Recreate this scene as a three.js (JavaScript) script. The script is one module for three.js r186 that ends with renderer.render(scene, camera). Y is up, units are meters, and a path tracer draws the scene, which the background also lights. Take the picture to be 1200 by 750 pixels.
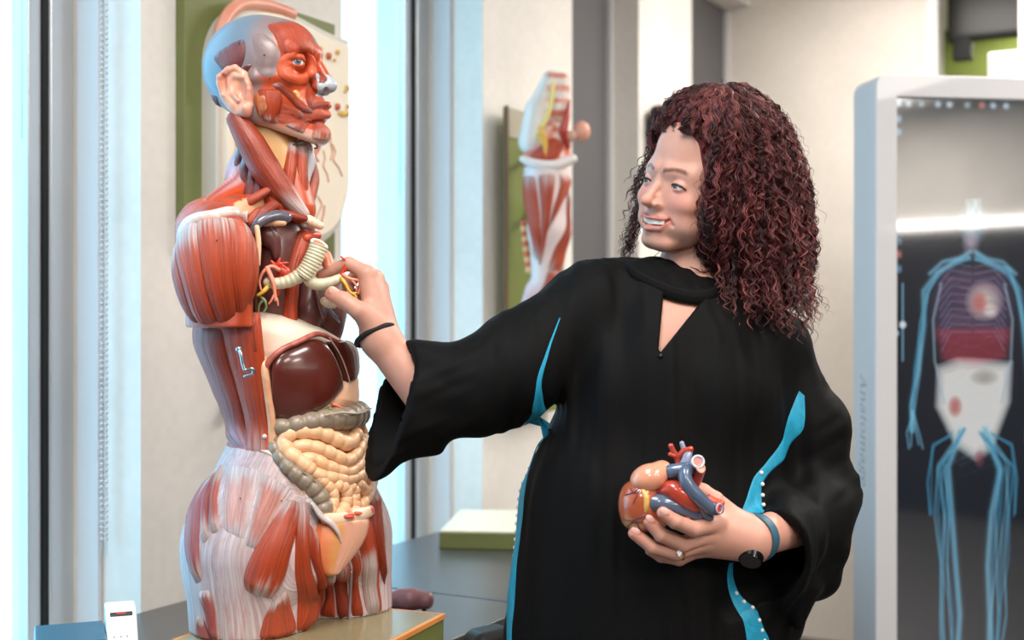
import * as THREE from 'three';
import { mergeGeometries } from 'three/addons/utils/BufferGeometryUtils.js';
import { RoundedBoxGeometry } from 'three/addons/geometries/RoundedBoxGeometry.js';
import { RectAreaLightUniformsLib } from 'three/addons/lights/RectAreaLightUniformsLib.js';

// ---------------------------------------------------------------- camera, sky, lights, exposure
const scene = new THREE.Scene();
const FP = 1504, EYE = 1.3;                                   // focal length in pixels of a 1200 x 750 frame, eye height
const camera = new THREE.PerspectiveCamera(2 * Math.atan(375 / FP) * 180 / Math.PI, 1.6, 0.05, 100);
camera.position.set(0, EYE, 0);
camera.lookAt(0, EYE, -1);
camera.focus = 1.9; camera.userData.fStop = 3.0;
scene.add(camera);

const renderer = new THREE.WebGLRenderer({ antialias: true });
renderer.toneMapping = THREE.LinearToneMapping;
renderer.toneMappingExposure = 1.0;
renderer.shadowMap.enabled = true;
RectAreaLightUniformsLib.init();

// bright hazy daylight sky, one even blue-white
scene.background = new THREE.Color().setRGB(1.15, 2.8, 4.0);

// the lit panels of the ceiling: [x, z, width, depth, power]; the panel bodies are built with the ceiling
const WARM = new THREE.Color().setRGB(1.0, 0.93, 0.86);
const CEIL = 2.75;
const PANELS = [[-0.15, -0.75, 0.6, 1.2, 20], [1.5, -0.6, 0.6, 1.2, 22], [0.2, 1.4, 0.6, 1.2, 22], [2.0, 1.6, 0.6, 1.2, 22], [1.9, -3.0, 0.6, 1.2, 26], [1.35, -4.1, 0.6, 1.2, 12], [3.5, 1.3, 0.6, 1.2, 30], [2.45, -5.6, 0.6, 1.2, 14]];
for (const [x, z, w, d, power] of PANELS) {
  const l = new THREE.RectAreaLight(WARM, power, w - 0.06, d - 0.06);
  l.position.set(x, CEIL - 0.03, z); l.lookAt(x, 0, z); scene.add(l);
}

// ---------------------------------------------------------------- helpers
const V = (x, y, z) => new THREE.Vector3(x, y, z);
const P = (px, py, d) => V((px - 600) / FP * d, EYE + (375 - py) / FP * d, -d);   // a place in the room from a sight line and its distance
const Q = (px, py, z = 0) => P(px, py, 2 - z);
const clamp = (x, a = 0, b = 1) => Math.min(b, Math.max(a, x));
const lerp = (a, b, t) => a + (b - a) * t;
const sstep = (a, b, x) => { const t = clamp((x - a) / (b - a)); return t * t * (3 - 2 * t); };
let seed = 7;
const rnd = () => { seed = (seed * 1664525 + 1013904223) >>> 0; return seed / 4294967296; };
const rr = (a, b) => a + (b - a) * rnd();
const hash3 = (x, y, z) => { let h = (x * 374761393 + y * 668265263 + z * 2147483647) | 0; h = Math.imul(h ^ (h >>> 13), 1274126177); h = Math.imul(h ^ (h >>> 15), 2246822519); return ((h ^ (h >>> 16)) >>> 0) / 4294967296; };
function noise(x, y = 0, z = 0) {
  const xi = Math.floor(x), yi = Math.floor(y), zi = Math.floor(z), xf = x - xi, yf = y - yi, zf = z - zi;
  const u = xf * xf * (3 - 2 * xf), v = yf * yf * (3 - 2 * yf), w = zf * zf * (3 - 2 * zf);
  const c = (a, b, d) => hash3(xi + a, yi + b, zi + d);
  return lerp(lerp(lerp(c(0, 0, 0), c(1, 0, 0), u), lerp(c(0, 1, 0), c(1, 1, 0), u), v), lerp(lerp(c(0, 0, 1), c(1, 0, 1), u), lerp(c(0, 1, 1), c(1, 1, 1), u), v), w);
}
const fbm = (x, y, z = 0) => 0.55 * noise(x, y, z) + 0.3 * noise(x * 2.1 + 5, y * 2.1 + 3, z * 2.1) + 0.15 * noise(x * 4.3 + 9, y * 4.3, z * 4.3 + 7);
const toLin = (c) => { c /= 255; return c <= 0.04045 ? c / 12.92 : Math.pow((c + 0.055) / 1.055, 2.4); };
const rgb = (r, g, b) => [toLin(r), toLin(g), toLin(b)];        // sRGB 0-255 to linear triple
const mixc = (a, b, t) => [lerp(a[0], b[0], t), lerp(a[1], b[1], t), lerp(a[2], b[2], t)];
const mulc = (a, k) => [a[0] * k, a[1] * k, a[2] * k];
const col = (c) => new THREE.Color().setRGB(c[0], c[1], c[2]);

const taken = {};
const numbered = (n) => { const k = taken[n] = (taken[n] ?? -1) + 1; return k ? n + '_' + String(k).padStart(3, '0') : n; };
function thing(name, label, category, base = V(0, 0, 0), group) {
  const o = new THREE.Group(); o.name = numbered(name); o.position.copy(base); scene.add(o);
  o.userData = { label, category }; if (group) o.userData.group = group;
  return o;
}
// geometry is given in room coordinates; the mesh goes under its parent at the right offset
function mk(name, geo, mat, parent = scene, label) {
  const m = new THREE.Mesh(Array.isArray(geo) ? mergeGeometries(geo.map(clean)) : geo, mat);
  m.name = parent === scene ? numbered(name) : name; m.castShadow = m.receiveShadow = true;
  if (parent.isGroup) m.position.copy(parent.position).negate();
  if (label) m.userData.label = label;
  parent.add(m); return m;
}
function struct(name, geo, mat, parent = scene) { const m = mk(name, geo, mat, parent); if (parent === scene) m.userData.kind = 'structure'; return m; }
function tag(o, label, category, group) { o.userData.label = label; o.userData.category = category; if (group) o.userData.group = group; return o; }
function clean(g0) {                                             // same attributes on all, so that they merge
  const g = g0.index ? g0.toNonIndexed() : g0.clone(), n = g.attributes.position.count;
  if (!g.attributes.normal) g.computeVertexNormals();
  if (!g.attributes.uv) g.setAttribute('uv', new THREE.Float32BufferAttribute(new Float32Array(n * 2), 2));
  if (!g.attributes.color) { const a = new Float32Array(n * 3).fill(1); g.setAttribute('color', new THREE.BufferAttribute(a, 3)); }
  for (const k of Object.keys(g.attributes)) if (!['position', 'normal', 'uv', 'color'].includes(k)) g.deleteAttribute(k);
  return g;
}
function tint(g, c) { const n = g.attributes.position.count, a = new Float32Array(n * 3); for (let i = 0; i < n; i++) { const k = typeof c === 'function' ? c(g.attributes.position.getX(i), g.attributes.position.getY(i), g.attributes.position.getZ(i)) : c; a.set(k, i * 3); } g.setAttribute('color', new THREE.BufferAttribute(a, 3)); return g; }
const mat = (c, rough = 0.6, o = {}) => new THREE.MeshPhysicalMaterial({ color: col(c), roughness: rough, ...o });
const vmat = (rough = 0.4, o = {}) => new THREE.MeshPhysicalMaterial({ color: 0xffffff, vertexColors: true, roughness: rough, ...o });

// ---- distance fields (closures of x, y, z)
const smin = (a, b, k) => { const h = Math.max(k - Math.abs(a - b), 0) / k; return Math.min(a, b) - h * h * k * 0.25; };
const smax = (a, b, k) => -smin(-a, -b, k);
const sph = (c, r) => (x, y, z) => Math.hypot(x - c.x, y - c.y, z - c.z) - r;
function ell(c, rx, ry, rz, q) {                                   // ellipsoid, q turns it
  const inv = q ? q.clone().invert() : null, t = V(0, 0, 0);
  return (x, y, z) => {
    let a = x - c.x, b = y - c.y, d = z - c.z;
    if (inv) { t.set(a, b, d).applyQuaternion(inv); a = t.x; b = t.y; d = t.z; }
    const k0 = Math.hypot(a / rx, b / ry, d / rz), k1 = Math.hypot(a / (rx * rx), b / (ry * ry), d / (rz * rz));
    return k1 < 1e-9 ? -Math.min(rx, ry, rz) : k0 * (k0 - 1) / k1;
  };
}
function cap(a, b, ra, rb = ra) {
  const dx = b.x - a.x, dy = b.y - a.y, dz = b.z - a.z, L = dx * dx + dy * dy + dz * dz || 1e-9;
  return (x, y, z) => { const t = clamp(((x - a.x) * dx + (y - a.y) * dy + (z - a.z) * dz) / L); return Math.hypot(x - a.x - dx * t, y - a.y - dy * t, z - a.z - dz * t) - lerp(ra, rb, t); };
}
const chainS = (pts, rs, k = 0.004) => { const c = []; for (let i = 0; i + 1 < pts.length; i++) c.push(cap(pts[i], pts[i + 1], rs[i], rs[i + 1])); return (x, y, z) => { let d = c[0](x, y, z); for (let i = 1; i < c.length; i++) d = smin(d, c[i](x, y, z), k); return d; }; };
const uni = (k, ...fs) => (x, y, z) => { let d = fs[0](x, y, z); for (let i = 1; i < fs.length; i++) d = smin(d, fs[i](x, y, z), k); return d; };
const sub = (k, f, ...gs) => (x, y, z) => { let d = f(x, y, z); for (const g of gs) d = smax(d, -g(x, y, z), k); return d; };
const inter = (k, ...fs) => (x, y, z) => { let d = fs[0](x, y, z); for (let i = 1; i < fs.length; i++) d = smax(d, fs[i](x, y, z), k); return d; };
const half = (p, n) => { const m = n.clone().normalize(); return (x, y, z) => (x - p.x) * m.x + (y - p.y) * m.y + (z - p.z) * m.z; };   // negative behind the plane
function grad(f, p, e = 0.0006) {
  const g = V(f(p.x + e, p.y, p.z) - f(p.x - e, p.y, p.z), f(p.x, p.y + e, p.z) - f(p.x, p.y - e, p.z), f(p.x, p.y, p.z + e) - f(p.x, p.y, p.z - e));
  return g.multiplyScalar(0.5 / e);
}
function settle(f, p, n = 4) { for (let i = 0; i < n; i++) { const d = f(p.x, p.y, p.z); if (Math.abs(d) < 1e-5) break; const g = grad(f, p), l = Math.max(g.lengthSq(), 0.2); p.addScaledVector(g, -d / l); } return p; }
function hit(f, px, py, from = 1.3, to = 2.7) {                     // the surface point on a sight line (or the nearest to it)
  const o = V(0, EYE, 0), r = P(px, py, 1).sub(o).normalize(); let t = from, best = 9, bt = from;
  while (t < to) { const x = o.x + r.x * t, y = o.y + r.y * t, z = o.z + r.z * t, d = f(x, y, z); if (d < 0.0003) { bt = t; best = 0; break; } if (d < best) { best = d; bt = t; } t += Math.max(d * 0.7, 0.0005); }
  const p = o.addScaledVector(r, bt); return best > 0 ? settle(f, p) : p;
}
// surface nets
function meshSDF(f, lo, hi, h, color) {
  const nx = Math.ceil((hi.x - lo.x) / h) + 1, ny = Math.ceil((hi.y - lo.y) / h) + 1, nz = Math.ceil((hi.z - lo.z) / h) + 1, B = 4;
  const g = new Float32Array(nx * ny * nz), id = (i, j, k) => i + nx * (j + ny * k);
  for (let k = 0; k < nz; k += B) for (let j = 0; j < ny; j += B) for (let i = 0; i < nx; i += B) {
    const c = f(lo.x + (i + B / 2 - 0.5) * h, lo.y + (j + B / 2 - 0.5) * h, lo.z + (k + B / 2 - 0.5) * h), far = Math.abs(c) > h * B * 1.9;
    for (let c2 = k; c2 < Math.min(k + B, nz); c2++) for (let b = j; b < Math.min(j + B, ny); b++) for (let a = i; a < Math.min(i + B, nx); a++) g[id(a, b, c2)] = far ? c : f(lo.x + a * h, lo.y + b * h, lo.z + c2 * h);
  }
  const pos = [], at = new Int32Array(nx * ny * nz).fill(-1), idx = [], v = new Float64Array(8);
  const E = [[0, 1], [2, 3], [4, 5], [6, 7], [0, 2], [1, 3], [4, 6], [5, 7], [0, 4], [1, 5], [2, 6], [3, 7]];
  for (let k = 0; k + 1 < nz; k++) for (let j = 0; j + 1 < ny; j++) for (let i = 0; i + 1 < nx; i++) {
    let m = 0; for (let c = 0; c < 8; c++) { v[c] = g[id(i + (c & 1), j + (c >> 1 & 1), k + (c >> 2))]; if (v[c] < 0) m |= 1 << c; }
    if (m === 0 || m === 255) continue;
    let x = 0, y = 0, z = 0, n = 0;
    for (const [a, b] of E) if ((v[a] < 0) !== (v[b] < 0)) { const t = v[a] / (v[a] - v[b]); x += lerp(a & 1, b & 1, t); y += lerp(a >> 1 & 1, b >> 1 & 1, t); z += lerp(a >> 2, b >> 2, t); n++; }
    at[id(i, j, k)] = pos.length / 3; pos.push(lo.x + (i + x / n) * h, lo.y + (j + y / n) * h, lo.z + (k + z / n) * h);
  }
  const quad = (a, b, c, d, flip) => { if (a < 0 || b < 0 || c < 0 || d < 0) return; flip ? idx.push(a, c, b, a, d, c) : idx.push(a, b, c, a, c, d); };
  for (let k = 1; k + 1 < nz; k++) for (let j = 1; j + 1 < ny; j++) for (let i = 1; i + 1 < nx; i++) {
    const s = g[id(i, j, k)] < 0;
    if (s !== g[id(i + 1, j, k)] < 0) quad(at[id(i, j - 1, k - 1)], at[id(i, j, k - 1)], at[id(i, j, k)], at[id(i, j - 1, k)], !s);
    if (s !== g[id(i, j + 1, k)] < 0) quad(at[id(i - 1, j, k - 1)], at[id(i - 1, j, k)], at[id(i, j, k)], at[id(i, j, k - 1)], !s);
    if (s !== g[id(i, j, k + 1)] < 0) quad(at[id(i - 1, j - 1, k)], at[id(i, j - 1, k)], at[id(i, j, k)], at[id(i - 1, j, k)], !s);
  }
  const n = pos.length / 3, nor = new Float32Array(n * 3), cl = new Float32Array(n * 3), uv = new Float32Array(n * 2), p = V(0, 0, 0);
  for (let i = 0; i < n; i++) {
    p.set(pos[i * 3], pos[i * 3 + 1], pos[i * 3 + 2]);
    const q = settle(f, p.clone(), 2); if (q.distanceTo(p) < h) { p.copy(q); pos[i * 3] = p.x; pos[i * 3 + 1] = p.y; pos[i * 3 + 2] = p.z; }
    const g2 = grad(f, p, h * 0.4).normalize(); nor.set([g2.x, g2.y, g2.z], i * 3);
    cl.set(color ? (typeof color === 'function' ? color(p, g2) : color) : [1, 1, 1], i * 3);
    uv.set([p.x + p.z, p.y], i * 2);
  }
  const geo = new THREE.BufferGeometry();
  geo.setAttribute('position', new THREE.Float32BufferAttribute(pos, 3)); geo.setAttribute('normal', new THREE.BufferAttribute(nor, 3));
  geo.setAttribute('uv', new THREE.BufferAttribute(uv, 2)); geo.setAttribute('color', new THREE.BufferAttribute(cl, 3)); geo.setIndex(idx);
  return geo;
}
function boxAround(pts, r) { const lo = V(9, 99, 9), hi = V(-99, -99, -99); for (const p of pts) { lo.min(p); hi.max(p); } return [lo.subScalar(r), hi.addScalar(r)]; }
// grid surface: fn(u, v) -> {p, c}; normals from the grid
function gridGeo(nu, nv, fn, su = 1, sv = 1) {
  const pos = [], cl = [], uv = [], idx = [];
  for (let j = 0; j <= nv; j++) for (let i = 0; i <= nu; i++) { const r = fn(i / nu, j / nv); pos.push(r.p.x, r.p.y, r.p.z); cl.push(...(r.c ?? [1, 1, 1])); uv.push(i / nu * su, j / nv * sv); }
  for (let j = 0; j < nv; j++) for (let i = 0; i < nu; i++) { const a = j * (nu + 1) + i, b = a + 1, c = a + nu + 1, d = c + 1; idx.push(a, b, d, a, d, c); }
  const g = new THREE.BufferGeometry(); g.setAttribute('position', new THREE.Float32BufferAttribute(pos, 3)); g.setAttribute('color', new THREE.Float32BufferAttribute(cl, 3)); g.setAttribute('uv', new THREE.Float32BufferAttribute(uv, 2)); g.setIndex(idx); g.computeVertexNormals(); return g;
}
const curve = (pts) => pts.length === 2 ? new THREE.LineCurve3(pts[0], pts[1]) : new THREE.CatmullRomCurve3(pts, false, 'centripetal');
// a muscle or sheet lying on a body: its two long edges, fibres run along them
function patch(f, A, B, o = {}) {
  const { nu = 30, nv = 36, bulge = 0.006, lift = 0.001, sink = 0.003, ends = 0.12, ridge = 0.0005, ridges = 16, color, power = 0.6, fiber = 0.04 } = o;
  const ca = curve(A), cb = curve(B), L = ca.getLength(), W = ca.getPointAt(0.5).distanceTo(cb.getPointAt(0.5)), s = noise(A[0].x * 97, A[0].y * 57) * 40;
  const M = Math.max(2, Math.round(W / fiber * 1));
  const g = gridGeo(nu, nv, (u, v) => {
    const p = ca.getPointAt(v).lerp(cb.getPointAt(v), u); settle(f, p, 3);
    const n = grad(f, p, 0.0015).normalize(), e = Math.pow(Math.max(0, 1 - Math.pow(2 * u - 1, 2)), power), w = Math.min(1, Math.pow(clamp(Math.min(v, 1 - v) / ends), 0.6));
    const rg = ridge * (noise(u * ridges + s, v * 1.5) * 2 - 1) * e;
    p.addScaledVector(n, lift + (bulge + sink) * e * (ends > 0 ? w : 1) - sink + rg);
    return { p, c: color ? color(u, v, s) : [1, 1, 1] };
  }, M, Math.max(1, L / 0.12));
  // turn faces outward
  const m = (nv >> 1) * (nu + 1) + (nu >> 1), pm = V().fromBufferAttribute(g.attributes.position, m), nm = V().fromBufferAttribute(g.attributes.normal, m);
  if (nm.dot(grad(f, pm, 0.002)) < 0) { const x = g.index.array; for (let i = 0; i < x.length; i += 3) { const t = x[i]; x[i] = x[i + 1]; x[i + 1] = t; } g.computeVertexNormals(); }
  return g;
}
// tube along points with a radius profile; ends rounded off
function tube(pts, rad, o = {}) {
  const { seg = 40, sides = 12, color, round = true, flat = 1, up } = o, c = curve(pts), fr = c.computeFrenetFrames(seg, false), L = c.getLength();
  const R = (t) => Array.isArray(rad) ? (() => { const x = t * (rad.length - 1), i = Math.min(rad.length - 2, Math.floor(x)); return lerp(rad[i], rad[i + 1], x - i); })() : typeof rad === 'function' ? rad(t) : rad;
  const rows = []; const nc = round ? 3 : 1;
  for (let k = 0; k < nc; k++) rows.push([0, round ? Math.sin(k / nc * Math.PI / 2) : 0, round ? -Math.cos(k / nc * Math.PI / 2) : 0]);
  for (let i = 0; i <= seg; i++) rows.push([i / seg, 1, 0]);
  for (let k = nc - 1; k >= 0; k--) rows.push([1, round ? Math.sin(k / nc * Math.PI / 2) : 0, round ? Math.cos(k / nc * Math.PI / 2) : 0]);
  const cum = []; return gridGeo(sides, rows.length - 1, (u, vv) => {
    const [t, k, e] = rows[Math.round(vv * (rows.length - 1))], i = Math.round(t * seg), p = c.getPointAt(t), r = R(t), a = -u * Math.PI * 2;
    const N = fr.normals[i], Bn = fr.binormals[i], T = fr.tangents[i];
    p.addScaledVector(N, Math.cos(a) * r * k).addScaledVector(Bn, Math.sin(a) * r * k * flat).addScaledVector(T, e * r * 0.8);
    return { p, c: color ? (typeof color === 'function' ? color(t, u) : color) : [1, 1, 1] };
  }, 1, L / 0.05);
}
function dataTex(w, h, fn, srgb = true, repeat) {
  const d = new Uint8Array(w * h * 4);
  for (let j = 0; j < h; j++) for (let i = 0; i < w; i++) { const c = fn(i / w, j / h); d.set([clamp(c[0] * 255, 0, 255), clamp(c[1] * 255, 0, 255), clamp(c[2] * 255, 0, 255), 255], (j * w + i) * 4); }
  const t = new THREE.DataTexture(d, w, h); t.wrapS = t.wrapT = THREE.RepeatWrapping; t.magFilter = THREE.LinearFilter; t.minFilter = THREE.LinearMipmapLinearFilter; t.generateMipmaps = true;
  if (srgb) t.colorSpace = THREE.SRGBColorSpace; if (repeat) t.repeat.set(...repeat); t.needsUpdate = true; return t;
}
const tnoise = (u, v, n, m, s = 0) => {                               // value noise that tiles n x m
  const x = u * n, y = v * m, i = Math.floor(x), j = Math.floor(y), a = x - i, b = y - j, w = (k, q) => ((k % q) + q) % q, sm = (t) => t * t * (3 - 2 * t);
  const h = (p, q) => hash3(w(p, n), w(q, m), s); return lerp(lerp(h(i, j), h(i + 1, j), sm(a)), lerp(h(i, j + 1), h(i + 1, j + 1), sm(a)), sm(b));
};

// ---------------------------------------------------------------- the room
// window wall: A is its corner of pier and window nearest the viewer, s runs along it away from the viewer, w into the room
const A0 = V(-0.674, 0, -2.33), TH = Math.atan2(0.876, 0.4823), tS = V(Math.cos(TH), 0, -Math.sin(TH)), nW = V(Math.sin(TH), 0, Math.cos(TH));
const W = (s, y, w) => A0.clone().addScaledVector(tS, s).addScaledVector(nW, w).setY(y);
function metric(g, ox = 0, oy = 0, oz = 0) {                          // uv in metres, seen along the face
  const p = g.attributes.position, n = g.attributes.normal, u = g.attributes.uv;
  for (let i = 0; i < p.count; i++) { const a = Math.abs(n.getX(i)), b = Math.abs(n.getY(i)), x = p.getX(i) + ox, y = p.getY(i) + oy, z = p.getZ(i) + oz; if (a > 0.7) u.setXY(i, z, y); else if (b > 0.7) u.setXY(i, x, z); else u.setXY(i, x, y); }
}
function wbox(s0, s1, y0, y1, w0, w1, r = 0) {
  const g = r ? new RoundedBoxGeometry(s1 - s0, y1 - y0, w1 - w0, 2, r) : new THREE.BoxGeometry(s1 - s0, y1 - y0, w1 - w0);
  metric(g, s0, y0, w0); g.rotateY(TH); const c = W((s0 + s1) / 2, (y0 + y1) / 2, (w0 + w1) / 2); g.translate(c.x, c.y, c.z); return g;
}
const grain = dataTex(256, 256, (u, v) => { const n = 0.94 + 0.06 * (0.6 * tnoise(u, v, 8, 8) + 0.4 * tnoise(u, v, 64, 64, 3)); return [n, n, n]; });
const wallMat = mat(rgb(236, 231, 224), 0.85, { map: grain });
const endMat = mat(rgb(230, 223, 214), 0.85, { map: grain });
const darkWall = mat(rgb(120, 116, 116), 0.85, { map: grain });
const ceilMat = mat(rgb(240, 238, 234), 0.9, { map: grain });
const floorMat = mat(rgb(82, 79, 77), 0.5, { map: grain });
const frameMat = mat(rgb(206, 208, 210), 0.3, { metalness: 0.5 }), sashMat = frameMat;
const gasketMat = mat(rgb(14, 16, 18), 0.6);
const glassMat = new THREE.MeshPhysicalMaterial({ color: 0xffffff, roughness: 0, transmission: 1, thickness: 0, ior: 1.5 });
const blindMat = mat(rgb(96, 95, 97), 0.8);

// piers and windows along the wall
const WIN = [[-1.55, 0, false], [0.61, 1.235, false], [1.775, 2.284, true], [2.78, 3.47, true]];
const S0 = -5.2, S1 = 3.47, TALL = CEIL, SILL = 0.77, WSILL = 0.68;
const piers = [[S0, -1.55], [0, 0.61], [1.235, 1.775], [2.284, 2.78]];
const winWall = struct('wall_window', [...piers.map(([a, b]) => wbox(a, b, 0, TALL, -0.34, 0)), ...WIN.map(([a, b]) => wbox(a, b, 0, WSILL, -0.34, 0)), wbox(S0, S1, TALL - 0.14, TALL, -0.34, 0)], wallMat);
WIN.forEach(([a, b, down], i) => {
  const w = new THREE.Group(); w.name = 'window_' + (i + 1); w.userData.kind = 'structure'; scene.add(w);
  const y0 = WSILL, y1 = TALL - 0.14, D = -0.17;
  const fr = [wbox(b - 0.055, b, y0, y1, D - 0.05, D, 0.004), wbox(a, a + 0.055, y0, y1, D - 0.05, D, 0.004), wbox(a + 0.055, b - 0.055, y0, y0 + 0.02, D - 0.05, D), wbox(a + 0.055, b - 0.055, y1 - 0.05, y1, D - 0.05, D)];
  const f = mk('window_frame', fr, frameMat, w);
  mk('gasket', [wbox(b - 0.066, b - 0.055, y0, y1, D - 0.035, D - 0.006), wbox(a + 0.055, a + 0.066, y0, y1, D - 0.035, D - 0.006)], gasketMat, w);
  mk('sash', [wbox(b - 0.096, b - 0.066, y0 + 0.02, y1 - 0.05, D - 0.04, D - 0.012, 0.003), wbox(a + 0.066, a + 0.096, y0 + 0.02, y1 - 0.05, D - 0.04, D - 0.012, 0.003)], sashMat, w);
  mk('pane', wbox(a + 0.096, b - 0.096, y0 + 0.02, y1 - 0.05, D - 0.03, D - 0.024), glassMat, w);
  // side channel of the roller blind, and the blind: rolled up on top, or drawn
  mk('blind_channel', wbox(b - 0.012, b - 0.001, y0, y1, D + 0.02, D + 0.075, 0.002), mat(rgb(208, 208, 210), 0.5), w);
  if (down) mk('roller_blind', wbox(a, b - 0.014, y0, y1, D + 0.05, D + 0.056), blindMat, w);
  else { const roll = new THREE.CylinderGeometry(0.03, 0.03, b - a - 0.03, 16); roll.rotateZ(Math.PI / 2); roll.rotateY(TH); const c = W((a + b) / 2, y1 - 0.04, D + 0.08); roll.translate(c.x, c.y, c.z); mk('roller_blind', roll, blindMat, w); }
});
// ball chain of the near blind: every bead
{
  const t = thing('blind_ball_chain', 'white plastic ball chain of the roller blind hanging in the near window reveal', 'blind chain', W(-0.022, SILL, -0.075));
  const bead = new THREE.SphereGeometry(0.0034, 8, 6), m = mat(rgb(196, 204, 212), 0.35);
  const cord = [];
  for (const dw of [0, 0.012]) { const c = new THREE.CylinderGeometry(0.0009, 0.0009, 1.7, 6); const q = W(-0.022, 1.72, -0.075 + dw); c.translate(q.x, q.y, q.z); cord.push(c); }
  mk('cord', cord, m, t);
  for (let k = 0; k < 230; k++) { const strand = k % 2, y = 0.90 + (k >> 1) * 0.0105; if (y > 2.1) continue; const b = new THREE.Mesh(bead, m); b.name = 'bead'; b.castShadow = b.receiveShadow = true; b.position.copy(W(-0.022, y, -0.075 + 0.012 * strand)).sub(t.position); t.add(b); }
}
// end wall, corner trim, the green room end behind
const wallEnd = struct('wall_end', wbox(S1, S1 + 0.12, 0, TALL, -0.34, 0.71), endMat);
struct('trim_1', wbox(S1 - 0.004, S1 + 0.13, 0, TALL, 0.71, 0.755, 0.004), mat(rgb(232, 229, 226), 0.5));
struct('wall_green', wbox(S1 + 1.5, S1 + 1.6, 0, TALL, -0.4, 6.4), mat(rgb(108, 122, 52), 0.8, { map: grain }));
struct('wall_passage', wbox(S1 + 0.12, S1 + 1.5, 0, TALL, -0.34, -0.2), endMat);
struct('wall_right', wbox(S0, S1 + 1.6, 0, TALL, 6.4, 6.55), wallMat);
struct('trim_2', wbox(S0, S1 + 1.4, 0, 1.9, 6.36, 6.4), mat(rgb(48, 46, 48), 0.7));
{ // lit strip along the top of the dark wall panels, mirrored in the display
  const t = thing('wall_light_strip', 'long lit strip on the far right wall, mirrored in the display', 'light strip', W(-1.2, 1.9, 6.36));
  mk('housing', wbox(-4.2, 1.8, 1.905, 1.965, 6.34, 6.4, 0.004), mat(rgb(230, 230, 230), 0.5), t);
  mk('diffuser', wbox(-4.18, 1.78, 1.912, 1.958, 6.332, 6.341), new THREE.MeshStandardMaterial({ color: 0xffffff, emissive: WARM, emissiveIntensity: 4, roughness: 0.6 }), t);
  const l = new THREE.RectAreaLight(WARM, 4, 5.9, 0.045), p = W(-1.2, 1.935, 6.325); l.position.copy(p); l.lookAt(p.clone().addScaledVector(nW, -1)); scene.add(l);
}
struct('wall_back', wbox(S0 - 0.15, S0, 0, TALL, -0.34, 6.55), darkWall);
struct('floor', wbox(S0 - 0.15, S1 + 1.6, -0.1, 0, -0.5, 6.55), floorMat);
const ceil = struct('ceiling', wbox(S0 - 0.15, S1 + 1.6, TALL, TALL + 0.12, -0.5, 6.55), ceilMat);
PANELS.forEach(([x, z, w, d]) => {
  const t = thing('ceiling_light_panel', 'flat square-edged lit ceiling panel above the room, out of the picture', 'ceiling light', V(x, CEIL, z), 'lit ceiling panels');
  const b = new THREE.BoxGeometry(w, 0.02, d); b.translate(x, CEIL - 0.011, z); mk('housing', b, mat(rgb(235, 235, 235), 0.5), t);
  const e = new THREE.BoxGeometry(w - 0.05, 0.004, d - 0.05); e.translate(x, CEIL - 0.023, z); mk('diffuser', e, new THREE.MeshStandardMaterial({ color: 0xffffff, emissive: WARM, emissiveIntensity: 1.6, roughness: 0.6 }), t);
});

// worktop along the windows: two tables meeting in a joint
const topMat = mat(rgb(48, 49, 52), 0.45, { clearcoat: 1, clearcoatRoughness: 0.3, map: grain });
function table(name, s0, s1, label) {
  const t = thing(name, label, 'table', W((s0 + s1) / 2, 0, 0.31), 'grey worktables under the windows');
  mk('tabletop', wbox(s0, s1, SILL - 0.03, SILL, 0.002, 0.6, 0.003), topMat, t);
  for (const a of [s0 + 0.05, s1 - 0.05]) for (const b of [0.06, 0.54]) mk('leg', wbox(a - 0.02, a + 0.02, 0, SILL - 0.03, b - 0.02, b + 0.02), mat(rgb(150, 152, 155), 0.4, { metalness: 0.6 }), t);
  mk('apron', wbox(s0 + 0.07, s1 - 0.07, SILL - 0.1, SILL - 0.03, 0.52, 0.54), mat(rgb(110, 112, 115), 0.5), t);
  return t;
}
table('worktable', -1.2, 0.392, 'dark grey worktable carrying the muscle torso model');
table('worktable', 0.397, 2.0, 'dark grey worktable behind the joint, carrying the olive base');

// ---------------------------------------------------------------- the muscle torso model
const FIB = dataTex(512, 256, (u, v) => { const n = 0.5 * tnoise(u, v, 40, 2) + 0.3 * tnoise(u, v, 96, 3, 5) + 0.2 * tnoise(u, v, 200, 6, 9), k = 0.72 + 0.4 * n; return [k, k * (0.94 + 0.06 * n), k * (0.92 + 0.08 * n)]; });
const FIBB = dataTex(512, 256, (u, v) => { const n = 0.5 * tnoise(u, v, 40, 2) + 0.3 * tnoise(u, v, 96, 3, 5) + 0.2 * tnoise(u, v, 200, 6, 9); return [n, n, n]; }, false);
const fiberMat = vmat(0.42, { map: FIB, bumpMap: FIBB, bumpScale: 0.0012, clearcoat: 0.2, clearcoatRoughness: 0.35 });
const smoothMat = vmat(0.38, { clearcoat: 0.4, clearcoatRoughness: 0.3 });
const FIBT = FIB.clone(); FIBT.repeat.set(14, 4); FIBT.needsUpdate = true; const FIBTB = FIBB.clone(); FIBTB.repeat.set(14, 4); FIBTB.needsUpdate = true;
const sinewMat = vmat(0.42, { map: FIBT, bumpMap: FIBTB, bumpScale: 0.0008, clearcoat: 0.2, clearcoatRoughness: 0.35 });
const glossMat = vmat(0.22, { clearcoat: 0.8, clearcoatRoughness: 0.12 });
const RED = rgb(190, 72, 32), DEEP = rgb(162, 60, 32), MAUVE = rgb(124, 52, 52), PINK = rgb(200, 116, 98), TEND = rgb(214, 201, 199), BONE = rgb(222, 196, 164), CREAM = rgb(240, 205, 170);
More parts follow.
